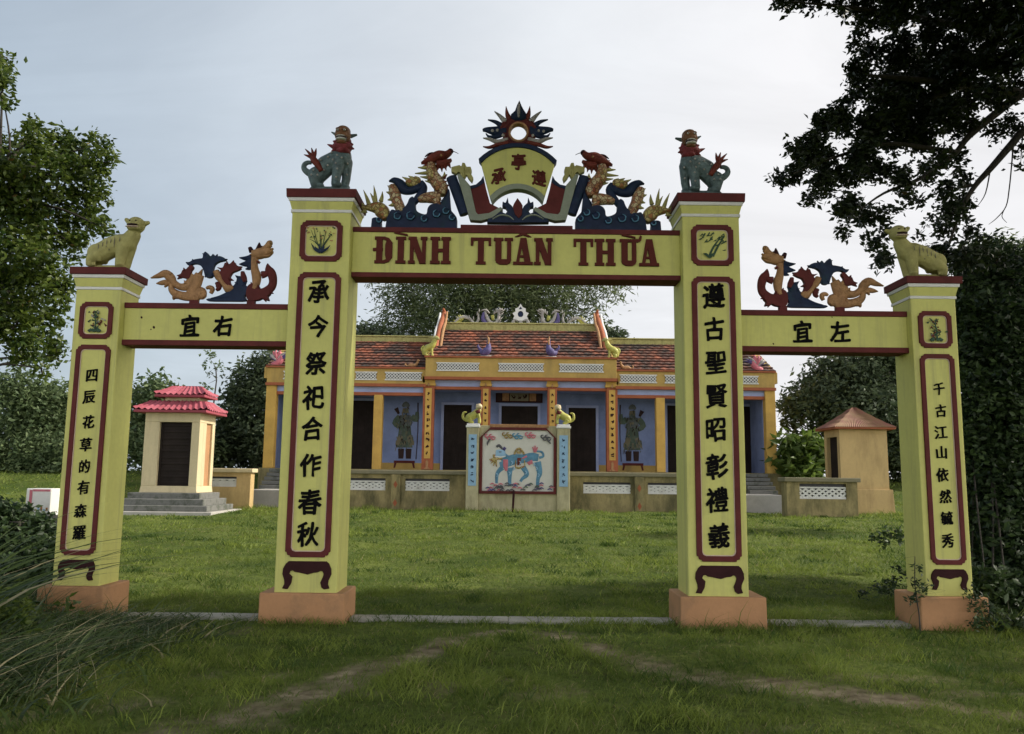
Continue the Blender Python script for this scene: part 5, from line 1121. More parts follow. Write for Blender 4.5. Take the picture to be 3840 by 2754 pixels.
# a stick leaning on the screen
mb = MB(); x, z = c6(893, 1535); g_ = gz(0, YS - .15); mb.tube([(x - .02, YS - .22, g_ - .05), (x, YS - .12, g_ + .35), (x + .01, YS - .08, g_ + .68)], [.035, .04, .035], 0, 8, 2)
o = mb.build('dark_stake', M['dark_brown'], smooth=True); tag(o, 'short dark wooden stake standing below the painted screen panel', 'stake')
# side walls
YL2 = 26.6
lx = lambda s: tx(s, YL2)
balustrade('side_wall', (lx(860), YL2, gz(0, YL2)), 'low ochre wall with one white lattice panel beside the pink roofed shrine', lx(742), lx(950), YL2, YL2 + .4, 0.0, P(860, 1757, YL2)[1], [(lx(770), lx(898))], P(860, 1826, YL2)[1], P(860, 1788, YL2)[1], [], 'peach', 'cream', 'dark_recess')
YR2 = 25.4
qx = lambda s: tx(s, YR2)
balustrade('side_wall', (qx(3070), YR2, gz(0, YR2)), 'mossy low wall with one white lattice panel beside the hip roofed shrine', qx(2942), qx(3205), YR2, YR2 + .5, 0.0, P(3070, 1792, YR2)[1], [(qx(2990), qx(3164))], P(3070, 1872, YR2)[1], P(3070, 1815, YR2)[1])

# =================================================================== 8 shrines
def hip_roof(mb_list, x0, x1, y0, y1, zb, zt, over, ridge, rows, wave, m, parent, name='roof', curl=0.0):
    # hipped tiled roof: the four slopes rise to a short ridge
    vs, fs, tn = [], [], []; rr = np.random.default_rng(3)
    X0, X1, Y0_, Y1_ = x0 - over, x1 + over, y0 - over, y1 + over
    xm, ym = (X0 + X1) / 2, (Y0_ + Y1_) / 2; rx = ridge[0]; ry = ridge[1]
    cs = [((X0, Y0_), (X1, Y0_), (xm + rx, ym - ry), (xm - rx, ym - ry)), ((X1, Y0_), (X1, Y1_), (xm + rx, ym + ry), (xm + rx, ym - ry)), ((X1, Y1_), (X0, Y1_), (xm - rx, ym + ry), (xm + rx, ym + ry)), ((X0, Y1_), (X0, Y0_), (xm - rx, ym - ry), (xm - rx, ym + ry))]
    for A, B, C, D in cs:
        L = math.hypot(B[0] - A[0], B[1] - A[1]); n = max(4, int(L / wave) * 4); jt = rr.random(n // 4 + 1)
        b = len(vs)
        for r in range(rows + 1):
            u = r / rows
            for i in range(n + 1):
                s = i / n; px = (A[0] + (B[0] - A[0]) * s) * (1 - u) + (D[0] + (C[0] - D[0]) * s) * u; py = (A[1] + (B[1] - A[1]) * s) * (1 - u) + (D[1] + (C[1] - D[1]) * s) * u
                zz_ = zb + (zt - zb) * (u ** 1.15) + curl * (abs(2 * s - 1) ** 4) * (1 - u) ** 2 + wave * .16 * (math.cos(2 * math.pi * i / 4) + 1) * (1 - u * .4) + (.012 if r % 2 else 0)
                vs.append((px, py, zz_))
        for r in range(rows):
            for i in range(n): fs.append((b + r * (n + 1) + i, b + r * (n + 1) + i + 1, b + (r + 1) * (n + 1) + i + 1, b + (r + 1) * (n + 1) + i)); tn.append(float(jt[i // 4]))
    me = bpy.data.meshes.new(name); me.from_pydata(vs, [], fs); me.materials.append(M[m]); at = me.attributes.new('tint', 'FLOAT', 'FACE'); at.data.foreach_set('value', tn)
    o = bpy.data.objects.new(name, me); COL.objects.link(o); adopt(o, parent)
    mb = MB(); mb.box(X0 + .02, X1 - .02, Y0_ + .02, Y1_ - .02, zb - .06, zb + .015); mb.build('roof_edge', M[m if m == 'pink_tile' else 'brick_red'], o, bevel=.01)
    return o
# left shrine
KY = 24.0; kg = gz(-9, 24)
kx = lambda s, Y=KY: P(s, 1700, Y)[0]
kz = lambda y, Y=KY: P(640, y, Y)[1]
shr = thing('shrine', (kx(642), KY + .55, kg), 'small cream shrine with two tiers of pink tiled roof and a dark barred door', 'shrine')
X0, X1 = kx(536), kx(744); YK1 = 25.25
zf = kz(1848); zw = kz(1541)
mb = MB()
d0, d1, dz0, dz1 = kx(592), kx(713), kz(1823), kz(1583)
mb.frust((X0 - .03, X1 + .03, KY - .03, YK1), zf, (X0 - .0, X1 + .0, KY, YK1), dz0, 0)
mb.box(X0, d0, KY, KY + .3, dz0, dz1); mb.box(d1, X1, KY, KY + .3, dz0, dz1); mb.box(X0, X1, KY, YK1, dz1, zw)
mb.box(X0, X0 + .2, KY + .3, YK1, dz0, dz1); mb.box(X0 + .2, X1 - .3, YK1 - .2, YK1, dz0, dz1); mb.box(X1 - .28, X1, KY + .3, KY + .55, dz0, dz1); mb.box(X1 - .28, X1, YK1 - .22, YK1, dz0, dz1)
body = mb.build('wall', M['cream'], shr, bevel=.012)
mb = MB(); mb.box(X1 - .2, X1 - .06, KY + .56, YK1 - .22, dz0, dz1); mb.build('side_panel', M['orange'], shr)
mb = MB(); mb.box(d0 + .002, d1 - .002, KY + .14, KY + .2, dz0 + .002, dz1 - .002)
for i in range(10): z = dz0 + (dz1 - dz0) * (i + .5) / 10; mb.box(d0 + .04, d1 - .04, KY + .11, KY + .14, z - .028, z + .028)
for x in (d0 + .03, d1 - .03): mb.box(x - .03, x + .03, KY + .10, KY + .142, dz0 + .002, dz1 - .002)
mb.build('door', M['door'], shr, bevel=.006)
hip_roof(None, X0, X1, KY, YK1, zw, kz(1502), .27, (.78, .36), 8, .17, 'pink_tile', shr, curl=.05)
nx0, nx1 = kx(588), kx(722); mb = MB(); mb.box(nx0, nx1, KY + .32, YK1 - .3, kz(1520), kz(1480)); mb.build('roof_neck', M['cream'], shr, bevel=.01)
hip_roof(None, nx0, nx1, KY + .3, YK1 - .3, kz(1480), kz(1443), .24, (.40, .05), 6, .16, 'pink_tile', shr, curl=.05)
mb = MB(); mb.box(kx(606), kx(708), (KY + YK1) / 2 - .06, (KY + YK1) / 2 + .06, kz(1449), kz(1440)); mb.build('roof_ridge', M['pink_tile'], shr, bevel=.01)
z0 = kg - .1; zs3 = [kz(1914), kz(1893), kz(1870), zf]
for i in range(3):
    o_ = .30 * (3 - i) * .8
    mb = MB(); mb.box(X0 - o_, X1 + o_ * .9, KY - .28 * (3 - i), YK1 + .1, (zs3[i - 1] if i else zs3[0]) if i else zs3[0], zs3[i + 1] - .001 if i < 2 else zf - .001)
    mb.build('step', M['grey_step'], shr, bevel=.02)
mb = MB(); mb.box(X0 - 1.1, X1 + .85, KY - 1.05, YK1 + .3, z0, zs3[0] - .001); mb.build('base_slab', M['concrete'], shr, bevel=.02)
# right shrine
HY = 27.6
hx = lambda s: tx(s, HY)
hz = lambda y: P(3220, y, HY)[1]
shr2 = thing('shrine', (hx(3235), HY + .7, gz(0, HY)), 'small plain ochre shrine with a faded hip roof, seen from its blank side', 'shrine')
X0, X1 = hx(3146), hx(3324); zt = hz(1604); D = 1.35
mb = MB(); mb.box(X0 + .25, X1, HY, HY + D, hz(1838), zt); mb.box(X0, X0 + .26, HY + .001, HY + .22, hz(1838), zt - .001); mb.box(X0, X0 + .26, HY + D - .22, HY + D - .001, hz(1838), zt - .001); mb.box(X0 + .001, X0 + .25, HY + .2, HY + D - .2, zt - .3, zt - .002); mb.build('wall', M['peach'], shr2)
mb = MB(); mb.box(X0 + .12, X0 + .2, HY + .22, HY + D - .22, hz(1838), zt - .3); mb.build('door', M['door'], shr2)
mb = MB(); mb.frust((X0 - .10, X1 + .14, HY - .12, HY + D + .12), 0.0, (X0 - .06, X1 + .08, HY - .08, HY + D + .1), hz(1836)); mb.build('plinth', M['peach'], shr2, bevel=.01)
hip_roof(None, X0, X1, HY, HY + D, zt, hz(1524), .24, (.06, .06), 8, .07, 'faded_tile', shr2)

# =================================================================== 9 ground, kerb, tracks
def vnoise(x, y, seed=0):
    xi = np.floor(x).astype(np.int64); yi = np.floor(y).astype(np.int64); fx = x - xi; fy = y - yi
    def h(a, b):
        n = (a * 374761393 + b * 668265263 + seed * 1442695041) & 0xffffffff
        n = ((n ^ (n >> 13)) * 1274126177) & 0xffffffff
        return ((n ^ (n >> 16)) & 0xffff) / 65535.0
    fx = fx * fx * (3 - 2 * fx); fy = fy * fy * (3 - 2 * fy)
    return (h(xi, yi) * (1 - fx) + h(xi + 1, yi) * fx) * (1 - fy) + (h(xi, yi + 1) * (1 - fx) + h(xi + 1, yi + 1) * fx) * fy
def gz_np(x, y):
    t = np.clip((y - 10.0) / 16.0, 0, 1); u = np.clip((y - 28.0) / 8.5, 0, 1); return 0.40 * t * t * (3 - 2 * t) + 1.15 * u * u * (3 - 2 * u)
def bump_np(x, y):
    near = np.clip(1 - np.abs(y - 8.9) / 1.2, 0, 1)
    return (vnoise(x * .9, y * .9, 1) - .5) * .07 * (1 - near) + (vnoise(x * 4, y * 4, 2) - .5) * .022
TR = [[(1990, 2372), (2180, 2420), (2420, 2492), (2800, 2560), (3300, 2632), (3850, 2705)], [(1880, 2372), (1700, 2420), (1480, 2490), (1240, 2575), (1000, 2640), (650, 2730), (420, 2790)]]
TRW = []
for tr in TR:
    TRW.append([G(*p) for p in tr])
def dirt_np(x, y):
    best = np.full(x.shape, 9.0)
    for i, tr in enumerate(TRW):
        for (x0, y0), (x1, y1) in zip(tr[:-1], tr[1:]):
            L2 = (x1 - x0) ** 2 + (y1 - y0) ** 2
            u = np.clip(((x - x0) * (x1 - x0) + (y - y0) * (y1 - y0)) / L2, 0, 1)
            best = np.minimum(best, np.hypot(x - x0 - u * (x1 - x0), y - y0 - u * (y1 - y0)) / (1.15 if i == 0 else 1.2))
    n = vnoise(x * 3.1, y * 3.1, 5) * .6 + vnoise(x * 9, y * 9, 6) * .4
    n2 = vnoise(x * .8, y * .8, 8)
    d = np.clip((0.20 + .24 * (n - .5) + .16 * (n2 - .5) - best) / .14, 0, 1) * np.clip(.15 + n * 1.35, 0, 1)
    patch = np.clip((vnoise(x * .7 + 3, y * 1.1, 11) * .6 + vnoise(x * 4, y * 4, 12) * .4 - .70) / .1, 0, .4) * (y < 8.4)
    return np.maximum(d, patch)
xs = np.concatenate([-np.geomspace(400, 10, 26), np.arange(-9.5, 9.5, .085), np.geomspace(10, 400, 26)])
ys = np.concatenate([-np.geomspace(80, 3, 10), np.arange(0, 4, .5), np.arange(4, 12, .075), np.arange(12, 30, .45), np.geomspace(30.5, 600, 24)])
gx, gy = np.meshgrid(xs, ys)
gzv = gz_np(gx, gy) + np.where((np.abs(gx) < 40) & (gy < 30), bump_np(gx, gy), 0)
me = bpy.data.meshes.new('ground')
nxg, nyg = len(xs), len(ys)
idx = np.arange(nxg * nyg).reshape(nyg, nxg)
quads = np.stack([idx[:-1, :-1], idx[:-1, 1:], idx[1:, 1:], idx[1:, :-1]], -1).reshape(-1, 4)
def mesh_np(me, verts, faces, k):
    me.vertices.add(len(verts)); me.vertices.foreach_set('co', verts.astype(np.float32).ravel())
    me.loops.add(len(faces) * k); me.loops.foreach_set('vertex_index', faces.astype(np.int32).ravel())
    me.polygons.add(len(faces)); me.polygons.foreach_set('loop_start', np.arange(0, len(faces) * k, k, dtype=np.int32))
    me.polygons.foreach_set('loop_total', np.full(len(faces), k, dtype=np.int32))
    me.update(calc_edges=True)
mesh_np(me, np.stack([gx.ravel(), gy.ravel(), gzv.ravel()], -1), quads, 4)
at = me.attributes.new('dirt', 'FLOAT', 'POINT'); at.data.foreach_set('value', dirt_np(gx.ravel(), gy.ravel()).astype(np.float32))
me.polygons.foreach_set('use_smooth', [True] * len(me.polygons)); me.materials.append(M['ground'])
o = bpy.data.objects.new('ground', me); COL.objects.link(o); tag(o, kind='structure')

mb = MB()
rk_ = random.Random(12)
for a, b in ((-4.12, -2.56), (-1.66, 1.72), (2.62, 4.165)):
    x = a
    while x < b - .01:
        e = min(b, x + rk_.uniform(.25, .7)); mb.box(x, e, 8.76 + rk_.uniform(-.02, .02), 9.0 + rk_.uniform(-.02, .02), -.1, .040 + rk_.uniform(-.003, .003)); x = e
o = mb.build('threshold_kerb', mat('kerb_concrete', (0.34, 0.33, 0.29), 0.9, 0.25, 3.0, (0.12, 0.13, 0.08), 0.8, 4.0), None, bevel=.015); tag(o, kind='structure')

# =================================================================== 10 grass
M['grass'] = leaf_mat('grass_blades', (0.038, 0.080, 0.012), (0.285, 0.35, 0.06), 0.40, 0.6, (0.32, 0.27, 0.13))
M['long_grass'] = leaf_mat('long_grass_blades', (0.017, 0.038, 0.010), (0.10, 0.145, 0.04), 0.3, 0.5, (0.34, 0.30, 0.17))
M['dark_blade'] = leaf_mat('dark_strap_leaves', (0.012, 0.030, 0.009), (0.060, 0.105, 0.028), .28, .45)
M['straw'] = leaf_mat('straw', (0.26, 0.23, 0.12), (0.42, 0.38, 0.22), .2, .6)
BASES = [(-2.537, -1.672, 8.56, 9.18), (1.732, 2.607, 8.56, 9.18), (-4.80, -4.126, 8.575, 9.165), (4.176, 4.868, 8.575, 9.165)]
def blades(pos, h, w, lean, az, nseg, tint):
    # pos (N,3); each blade is a ribbon of nseg segments bending over towards az
    N = len(pos); vs = []; side = np.stack([-np.sin(az + 1.2), np.cos(az + 1.2), np.zeros(N)], -1)
    for j in range(nseg + 1):
        u = j / nseg; out_ = lean * u ** 1.8 * h; up = h * (u - 0.42 * np.minimum(lean, 1.6) * u ** 2.4 * .6)
        c = pos + np.stack([np.cos(az) * out_, np.sin(az) * out_, up], -1)
        ww = (w * (1 - u ** 1.6) * .5)[:, None]
        if j < nseg: vs += [c - side * ww, c + side * ww]
        else: vs.append(c)
    K = 2 * nseg + 1
    V = np.stack(vs, 1).reshape(-1, 3); b = (np.arange(N) * K)[:, None]
    tris = []
    for j in range(nseg - 1): q = 2 * j; tris += [[q, q + 1, q + 3], [q, q + 3, q + 2]]
    q = 2 * (nseg - 1); tris.append([q, q + 1, q + 2])
    T = np.array(tris); F = (b[:, None, :] + T[None]).reshape(-1, 3)
    return V, F, np.repeat(tint, len(tris))
def tint_mesh(name, parts, m, parent=None):
    off = 0; VV, FF, TT = [], [], []
    for V, F, t in parts: VV.append(V); FF.append(F + off); TT.append(t); off += len(V)
    me = bpy.data.meshes.new(name); V = np.concatenate(VV)
    mesh_np(me, V, np.concatenate(FF), 3)
    at = me.attributes.new('tint', 'FLOAT', 'FACE'); at.data.foreach_set('value', np.clip(np.concatenate(TT), 0, 1).astype(np.float32))
    me.materials.append(m)
    o = bpy.data.objects.new(name, me); COL.objects.link(o); adopt(o, parent)
    return o
parts = []
for (ya, yb_, dens, hs, ws, nseg) in ((4.4, 7.2, 3600, 1.0, .0055, 2), (7.2, 11, 2300, 1.0, .0075, 2), (11, 18, 720, 1.0, .013, 1), (18, 28, 330, 1.05, .022, 1), (28, 46, 60, 1.8, .045, 1)):
    A = .8 * (yb_ ** 2 - ya ** 2) if yb_ <= 28 else 0.8 * (yb_ ** 2 - ya ** 2)
    n = int(dens * A)
    y = np.sqrt(rng.uniform(ya ** 2, yb_ ** 2, n)); x = rng.uniform(-.8, .8, n) * y
    keep = rng.random(n) > dirt_np(x, y) * .93
    for b in BASES: keep &= ~((x > b[0] - .01) & (x < b[1] + .01) & (y > b[2] - .01) & (y < b[3] + .01))
    keep &= ~((y > 8.73) & (y < 9.02) & (x > -3.3) & (x < 4.16) & (vnoise(x * 1.6, y * 6, 63) < .68))
    keep &= ~((y > 26.9) & (x > -10.2) & (x < 10.8)); keep &= ~((y > 22.8) & (y < 25.6) & (x < -8.2) & (x > -12.2))
    x, y = x[keep], y[keep]; n = len(x)
    c1 = vnoise(x * 1.3, y * 1.3, 21); c2 = vnoise(x * 5, y * 5, 22); c3_ = vnoise(x * .45, y * .45, 23)
    k2 = rng.random(n) < (.35 + .9 * c2); x, y, c1, c2, c3_ = x[k2], y[k2], c1[k2], c2[k2], c3_[k2]; n = len(x)
    h = (.022 + .05 * c1 * c2 + .02 * rng.random(n)) * hs
    c4_ = vnoise(x * 2.6, y * 2.6, 25); h = h * (.6 + .9 * c4_)
    tall = (c1 > .6) & (c2 > .5) & (rng.random(n) < .4); h = np.where(tall, h * 2.0, h)
    for b in BASES:                                            # longer tufts left standing along the plinths
        d = np.maximum.reduce([b[0] - x, x - b[1], b[2] - y, y - b[3]]); h = np.where((d < .14) & (rng.random(n) < .6), h * rng.uniform(1.3, 3.2, n), h)
    d = np.minimum(np.abs(y - 8.68), np.abs(y - 9.05)); h = np.where((d < .08) & (vnoise(x * 2.2, y * 0, 61) > .42), h * rng.uniform(1.2, 2.6, n), h)
    z = gz_np(x, y) + np.where(y < 30, bump_np(x, y), 0) - .004
    tint = .08 + .42 * c3_ * rng.random(n) + 1.0 * (c4_ - .38) * rng.random(n) + .25 * (c1 - .3) + .2 * rng.random(n); tint = np.where(rng.random(n) < .03, 1.0, np.clip(tint, 0, .9))
    parts.append(blades(np.stack([x, y, z], -1), h, ws * rng.uniform(.7, 1.4, n), rng.uniform(.3, 1.5, n), rng.uniform(0, 6.283, n), nseg, tint))
# ragged taller grass along the foot of the far walls
n = 5000; x = rng.uniform(-12.5, 13.5, n); y = rng.uniform(26.0, 27.3, n)
k_ = vnoise(x * 1.1, y * 0, 31) > .35; x, y = x[k_], y[k_]; n = len(x)
k_ = ~((x > -1.7) & (x < 2) & (y > 26.7)); x, y = x[k_], y[k_]; n = len(x)
parts.append(blades(np.stack([x, y, gz_np(x, y)], -1), rng.uniform(.06, .30, n) * vnoise(x * 1.1, y * 0, 31), np.full(n, .02), rng.uniform(.2, 1.0, n), rng.uniform(0, 6.283, n), 2, rng.uniform(.2, .9, n)))
# scattered coarse tufts and a few pale seed heads
for ya, yb_, nt_, hh, ww in ((4.6, 9, 170, (.06, .15), (.006, .012)), (9.3, 16, 260, (.05, .13), (.010, .02)), (16, 26, 330, (.05, .14), (.016, .032))):
    cy = np.sqrt(rng.uniform(ya ** 2, yb_ ** 2, nt_)); cx2 = rng.uniform(-.78, .78, nt_) * cy
    rep = rng.integers(14, 60, nt_); x = np.repeat(cx2, rep) + rng.normal(0, 1, rep.sum()) * np.repeat(rng.uniform(.05, .22, nt_), rep) * 1.3; y = np.repeat(cy, rep) + rng.normal(0, 1, rep.sum()) * np.repeat(rng.uniform(.04, .12, nt_), rep)
    k_ = dirt_np(x, y) < .3
    for b in BASES: k_ &= ~((x > b[0]) & (x < b[1]) & (y > b[2]) & (y < b[3]))
    k_ &= ~((y > 22.8) & (x < -8.2)) & (y < 26.6); sel = np.repeat(rng.random(nt_), rep)[k_]; x, y = x[k_], y[k_]; n = len(x)
    parts.append(blades(np.stack([x, y, gz_np(x, y) + bump_np(x, y) - .004], -1), rng.uniform(*hh, n), rng.uniform(*ww, n), rng.uniform(.3, 1.6, n), rng.uniform(0, 6.283, n), 2, np.where(sel < .62, rng.uniform(0, .12, n), rng.uniform(.35, .92, n))))
g = tint_mesh('lawn_grass', parts, M['grass']); tag(g, 'short green lawn grass around the gateway and up to the temple', 'grass', kind='stuff')

def clump(name, lab, pts, n, hr, wr, spread, lean, mat_, group=None, az0=None, azs=3.14):
    P0 = np.array(pts); c = P0[rng.integers(0, len(P0), n)]
    x = c[:, 0] + rng.normal(0, spread, n); y = c[:, 1] + rng.normal(0, spread, n); z = gz_np(x, y)
    az = rng.uniform(0, 6.283, n) if az0 is None else rng.normal(az0, azs, n)
    t = np.where(rng.random(n) < .10, 1.0, rng.uniform(0, .92, n))
    o = tint_mesh(name, [blades(np.stack([x, y, z], -1), rng.uniform(*hr, n) * c[:, 2], rng.uniform(*wr, n), rng.uniform(*lean, n), az, 6, t)], mat_)
    return tag(o, lab, 'grass clump', group)
clump('grass_clump', 'tall arching reed grass at the left edge, bending across the left pillar', [(-4.85, 6.9, 1.0), (-4.75, 7.2, .95), (-5.2, 7.6, 1.1), (-5.1, 6.6, 1.0)], 170, (.7, 1.5), (.030, .07), .2, (.7, 1.9), M['long_grass'], None, .8, 2.4)
clump('grass_clump', 'ragged long grass with dry stalks spreading over the lawn at the bottom left', [(-4.0, 6.3, .9), (-3.6, 6.0, .8), (-4.1, 5.8, .9), (-3.9, 6.8, .8), (-3.4, 7.0, .5), (-3.2, 7.7, .4), (-3.5, 8.1, .45), (-3.9, 7.9, .6), (-3.3, 5.6, .5), (-4.4, 7.4, .8)], 3000, (.18, .62), (.010, .028), .30, (.8, 2.6), M['long_grass'])
clump('grass_clump', 'long grass around the foot of the pillar in front of the big leafy tree', [(-4.45, 8.2, .5), (-4.8, 8.3, .8), (-4.05, 8.3, .35), (-5.0, 8.5, 1)], 700, (.2, .7), (.007, .016), .16, (.3, 1.5), M['long_grass'])

clump('grass_clump', 'dark broad bladed grass low at the left edge, under the arching reed grass', [(-4.3, 6.9, 1), (-4.0, 6.5, 1), (-4.5, 7.3, 1.1), (-3.7, 6.1, .8), (-4.2, 5.9, 1), (-3.6, 7.2, .6), (-3.9, 7.6, .7)], 650, (.22, .55), (.018, .045), .24, (.6, 2.0), M['dark_blade'])
clump('grass_clump', 'sparse dry straw stalks lying over the green long grass at the lower left', [(-3.6, 6.2, .8), (-3.9, 6.8, .8), (-3.4, 5.7, .7), (-4.1, 6.3, .8), (-3.8, 5.6, .5)], 22, (.4, .8), (.008, .02), .3, (1.6, 3.2), M['straw'])
# =================================================================== 11 trees and shrubs
def leaf_cloud(C, size, aspect, droop, tint, az=None):
    N = len(C); d = rng.normal(0, 1, (N, 3)); d[:, 2] = d[:, 2] * .6 - droop; d /= np.linalg.norm(d, axis=1)[:, None]
    r = rng.normal(0, 1, (N, 3)); w = np.cross(d, r); w /= np.linalg.norm(w, axis=1)[:, None] + 1e-9; nrm = np.cross(d, w)
    L = size[:, None]; W = L * aspect * .5
    V = np.stack([C, C + d * L * .42 + w * W + nrm * L * .06, C + d * L - nrm * L * .08, C + d * L * .42 - w * W + nrm * L * .06], 1).reshape(-1, 3)
    b = (np.arange(N) * 4)[:, None]; F = (b[:, None, :] + np.array([[0, 1, 2], [0, 2, 3]])[None]).reshape(-1, 3)
    return V, F, np.repeat(tint, 2)
def tree(name, loc, lab, cat, blobs, leaf, aspect, per, lm, bm_, trunk=None, droop=.2, csize=.22, limbs=True, group=None, extra=(), shell=.55, twigs=0, tr_r=.16, balls=()):
    """blobs: (photo x, photo y, radius in photo px, distance, fill) -> balls of leaf clumps in the world"""
    t = thing(name, loc, lab, cat, group); L = Vector(loc)
    parts = []; ends = []
    todo = [(*P(sx, sy, Y), Y, rs / FPX * Y * 1.02, fill, rs) for (sx, sy, rs, Y, fill) in blobs] + [(b[0], b[2], b[1], b[3], 1.25 if b[0] > 6 else 3.0, b[3] * 110) for b in balls]
    for (x, z, Y, r, fill, rs) in todo:
        nc = max(2, int(per * fill * (rs / 100.0) ** 2 / 14))
        u = rng.normal(0, 1, (nc, 3)); u /= np.linalg.norm(u, axis=1)[:, None]; rad = r * rng.uniform(shell ** 2, 1, nc) ** .5
        cl = np.array([x, Y, z]) + u * rad[:, None] * np.array([1, 1.0, 1]); cl[:, 2] = np.maximum(cl[:, 2], gz(0, Y) + .05)
        s = csize * min(1.3, max(.5, r / .6)); k = 14
        C = np.repeat(cl, k, 0) + rng.normal(0, s * .5, (nc * k, 3)); C[:, 2] = np.maximum(C[:, 2], gz(0, Y) + .02)
        tn = np.repeat(rng.uniform(0, .75, nc), k) + rng.uniform(-.2, .25, nc * k)
        parts.append(leaf_cloud(C, leaf * rng.uniform(.6, 1.25, len(C)), aspect, droop, np.clip(tn, 0, .97)))
        ends.append((Vector((x, Y, z)), r, cl))
    for b in balls:                                        # boughs out to the added, unseen leaf balls
        hp = Vector(trunk[-1]); mid = (hp + Vector(b[:3])) / 2 + Vector((0, 0, .4)); extra = list(extra) + [([Vector(trunk[-2]), hp, mid, Vector(b[:3])], [.10, .09, .06, .02])]
    tint_mesh('crown', parts, lm, t)
    if bm_ is not None:
        mb = MB(); top = None
        if trunk:
            tp = [Vector(p) for p in trunk]; n = len(tp); mb.tube(tp, [tr_r * (1 - .55 * i / (n - 1)) for i in range(n)], 0, 10, 4)
            hub = tp[n // 2:]
            if limbs:
                for c, r, cl in ends:
                    h = min(hub, key=lambda q: (q - c).length + abs(q.z - c.z) * .2); mid = (h + c) / 2 + Vector((rng.normal(0, .1), rng.normal(0, .1), .12 * (h - c).length * .5))
                    rr_ = tr_r * .30 * min(1, r / .5 + .3); mb.tube([h, mid, c], [rr_, rr_ * .7, rr_ * .35], 0, 6, 4)
        for c, r, cl in ends:
            for q in cl[:twigs]: q = Vector(q); mb.tube([c, (c + q) / 2 + Vector((0, 0, -.02)), q], [.014 * max(1, r), .009, .004], 0, 5, 1)
        for pts, rd in extra: mb.tube(pts, rd, 0, 8, 4)
        if mb.v: mb.build('trunk', bm_, t, smooth=True)
    return t
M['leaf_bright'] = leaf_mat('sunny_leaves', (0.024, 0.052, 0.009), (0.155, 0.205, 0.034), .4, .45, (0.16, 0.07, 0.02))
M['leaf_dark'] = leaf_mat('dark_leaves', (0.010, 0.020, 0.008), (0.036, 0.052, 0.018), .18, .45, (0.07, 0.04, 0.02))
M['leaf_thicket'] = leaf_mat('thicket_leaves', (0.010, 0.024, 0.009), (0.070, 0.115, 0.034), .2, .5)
M['leaf_far'] = leaf_mat('far_leaves', (0.060, 0.100, 0.042), (0.17, 0.22, 0.095), .3, .6)  # far leaf colours, this and two below, carry painted-in distance haze
M['leaf_deep'] = leaf_mat('deep_far_leaves', (0.040, 0.062, 0.034), (0.112, 0.145, 0.070), .25, .6)
M['leaf_bamboo'] = leaf_mat('bamboo_leaves', (0.046, 0.072, 0.028), (0.150, 0.185, 0.072), .35, .55)
M['leaf_banana'] = leaf_mat('broad_light_leaves', (0.055, 0.10, 0.018), (0.17, 0.24, 0.05), .4, .5)
M['bark'] = bark_mat('bark', (0.020, 0.016, 0.013), (0.055, 0.046, 0.036))
M['bark_grey'] = bark_mat('grey_bark', (0.06, 0.055, 0.045), (0.17, 0.155, 0.13))

def zb(reg, lst, Y0, Y1):            # blobs measured in a zoomed picture
    x0, y0, s = reg; res = []
    for b in lst:
        x, y, r = b[:3]; f = b[3] if len(b) > 3 else 1
        res.append((x0 + x / s, y0 + y / s, r / s, rng.uniform(Y0, Y1) if Y1 > Y0 else Y0, f))
    return res
# big tree at the left edge
LT = zb((0, 100, 1.163), [(12, 195, 46), (2, 145, 40), (28, 240, 34), (20, 345, 34, .7), (-20, 290, 40), (160, 430, 38, .8), (150, 490, 60), (255, 500, 66), (300, 560, 80), (420, 520, 55), (440, 590, 66), (60, 560, 100), (370, 660, 80), (210, 640, 110), (420, 740, 55), (60, 720, 120), (300, 780, 95), (410, 840, 58), (450, 880, 45, .8), (100, 880, 110), (240, 900, 100), (340, 960, 55), (40, 1020, 110), (170, 1040, 100), (250, 1120, 66), (290, 1160, 40, .7), (60, 1180, 110), (170, 1240, 95), (60, 1320, 100), (190, 1380, 75), (250, 1430, 42, .7), (110, 1440, 55), (180, 1490, 35, .6), (-80, 650, 130), (-90, 850, 140), (-100, 1050, 140), (-60, 1250, 120), (-70, 210, 60), (-160, 560, 130)], 12.2, 14.2)
xt = P(-250, 1500, 13.2)[0]
tree('broadleaf_tree', (xt, 13.2, gz(0, 13.2)), 'big leafy tree with sun on its leaves, behind the tiger statue by the reed grass', 'tree', LT, .115, .52, 1050, M['leaf_bright'], M['bark'], [(xt, 13.2, 0), (xt + .1, 13.2, 1.6), (xt + .2, 13.2, 3.0), (xt + .5, 13.2, 4.5), (xt + .7, 13.2, 6.0)], csize=.26, twigs=2)
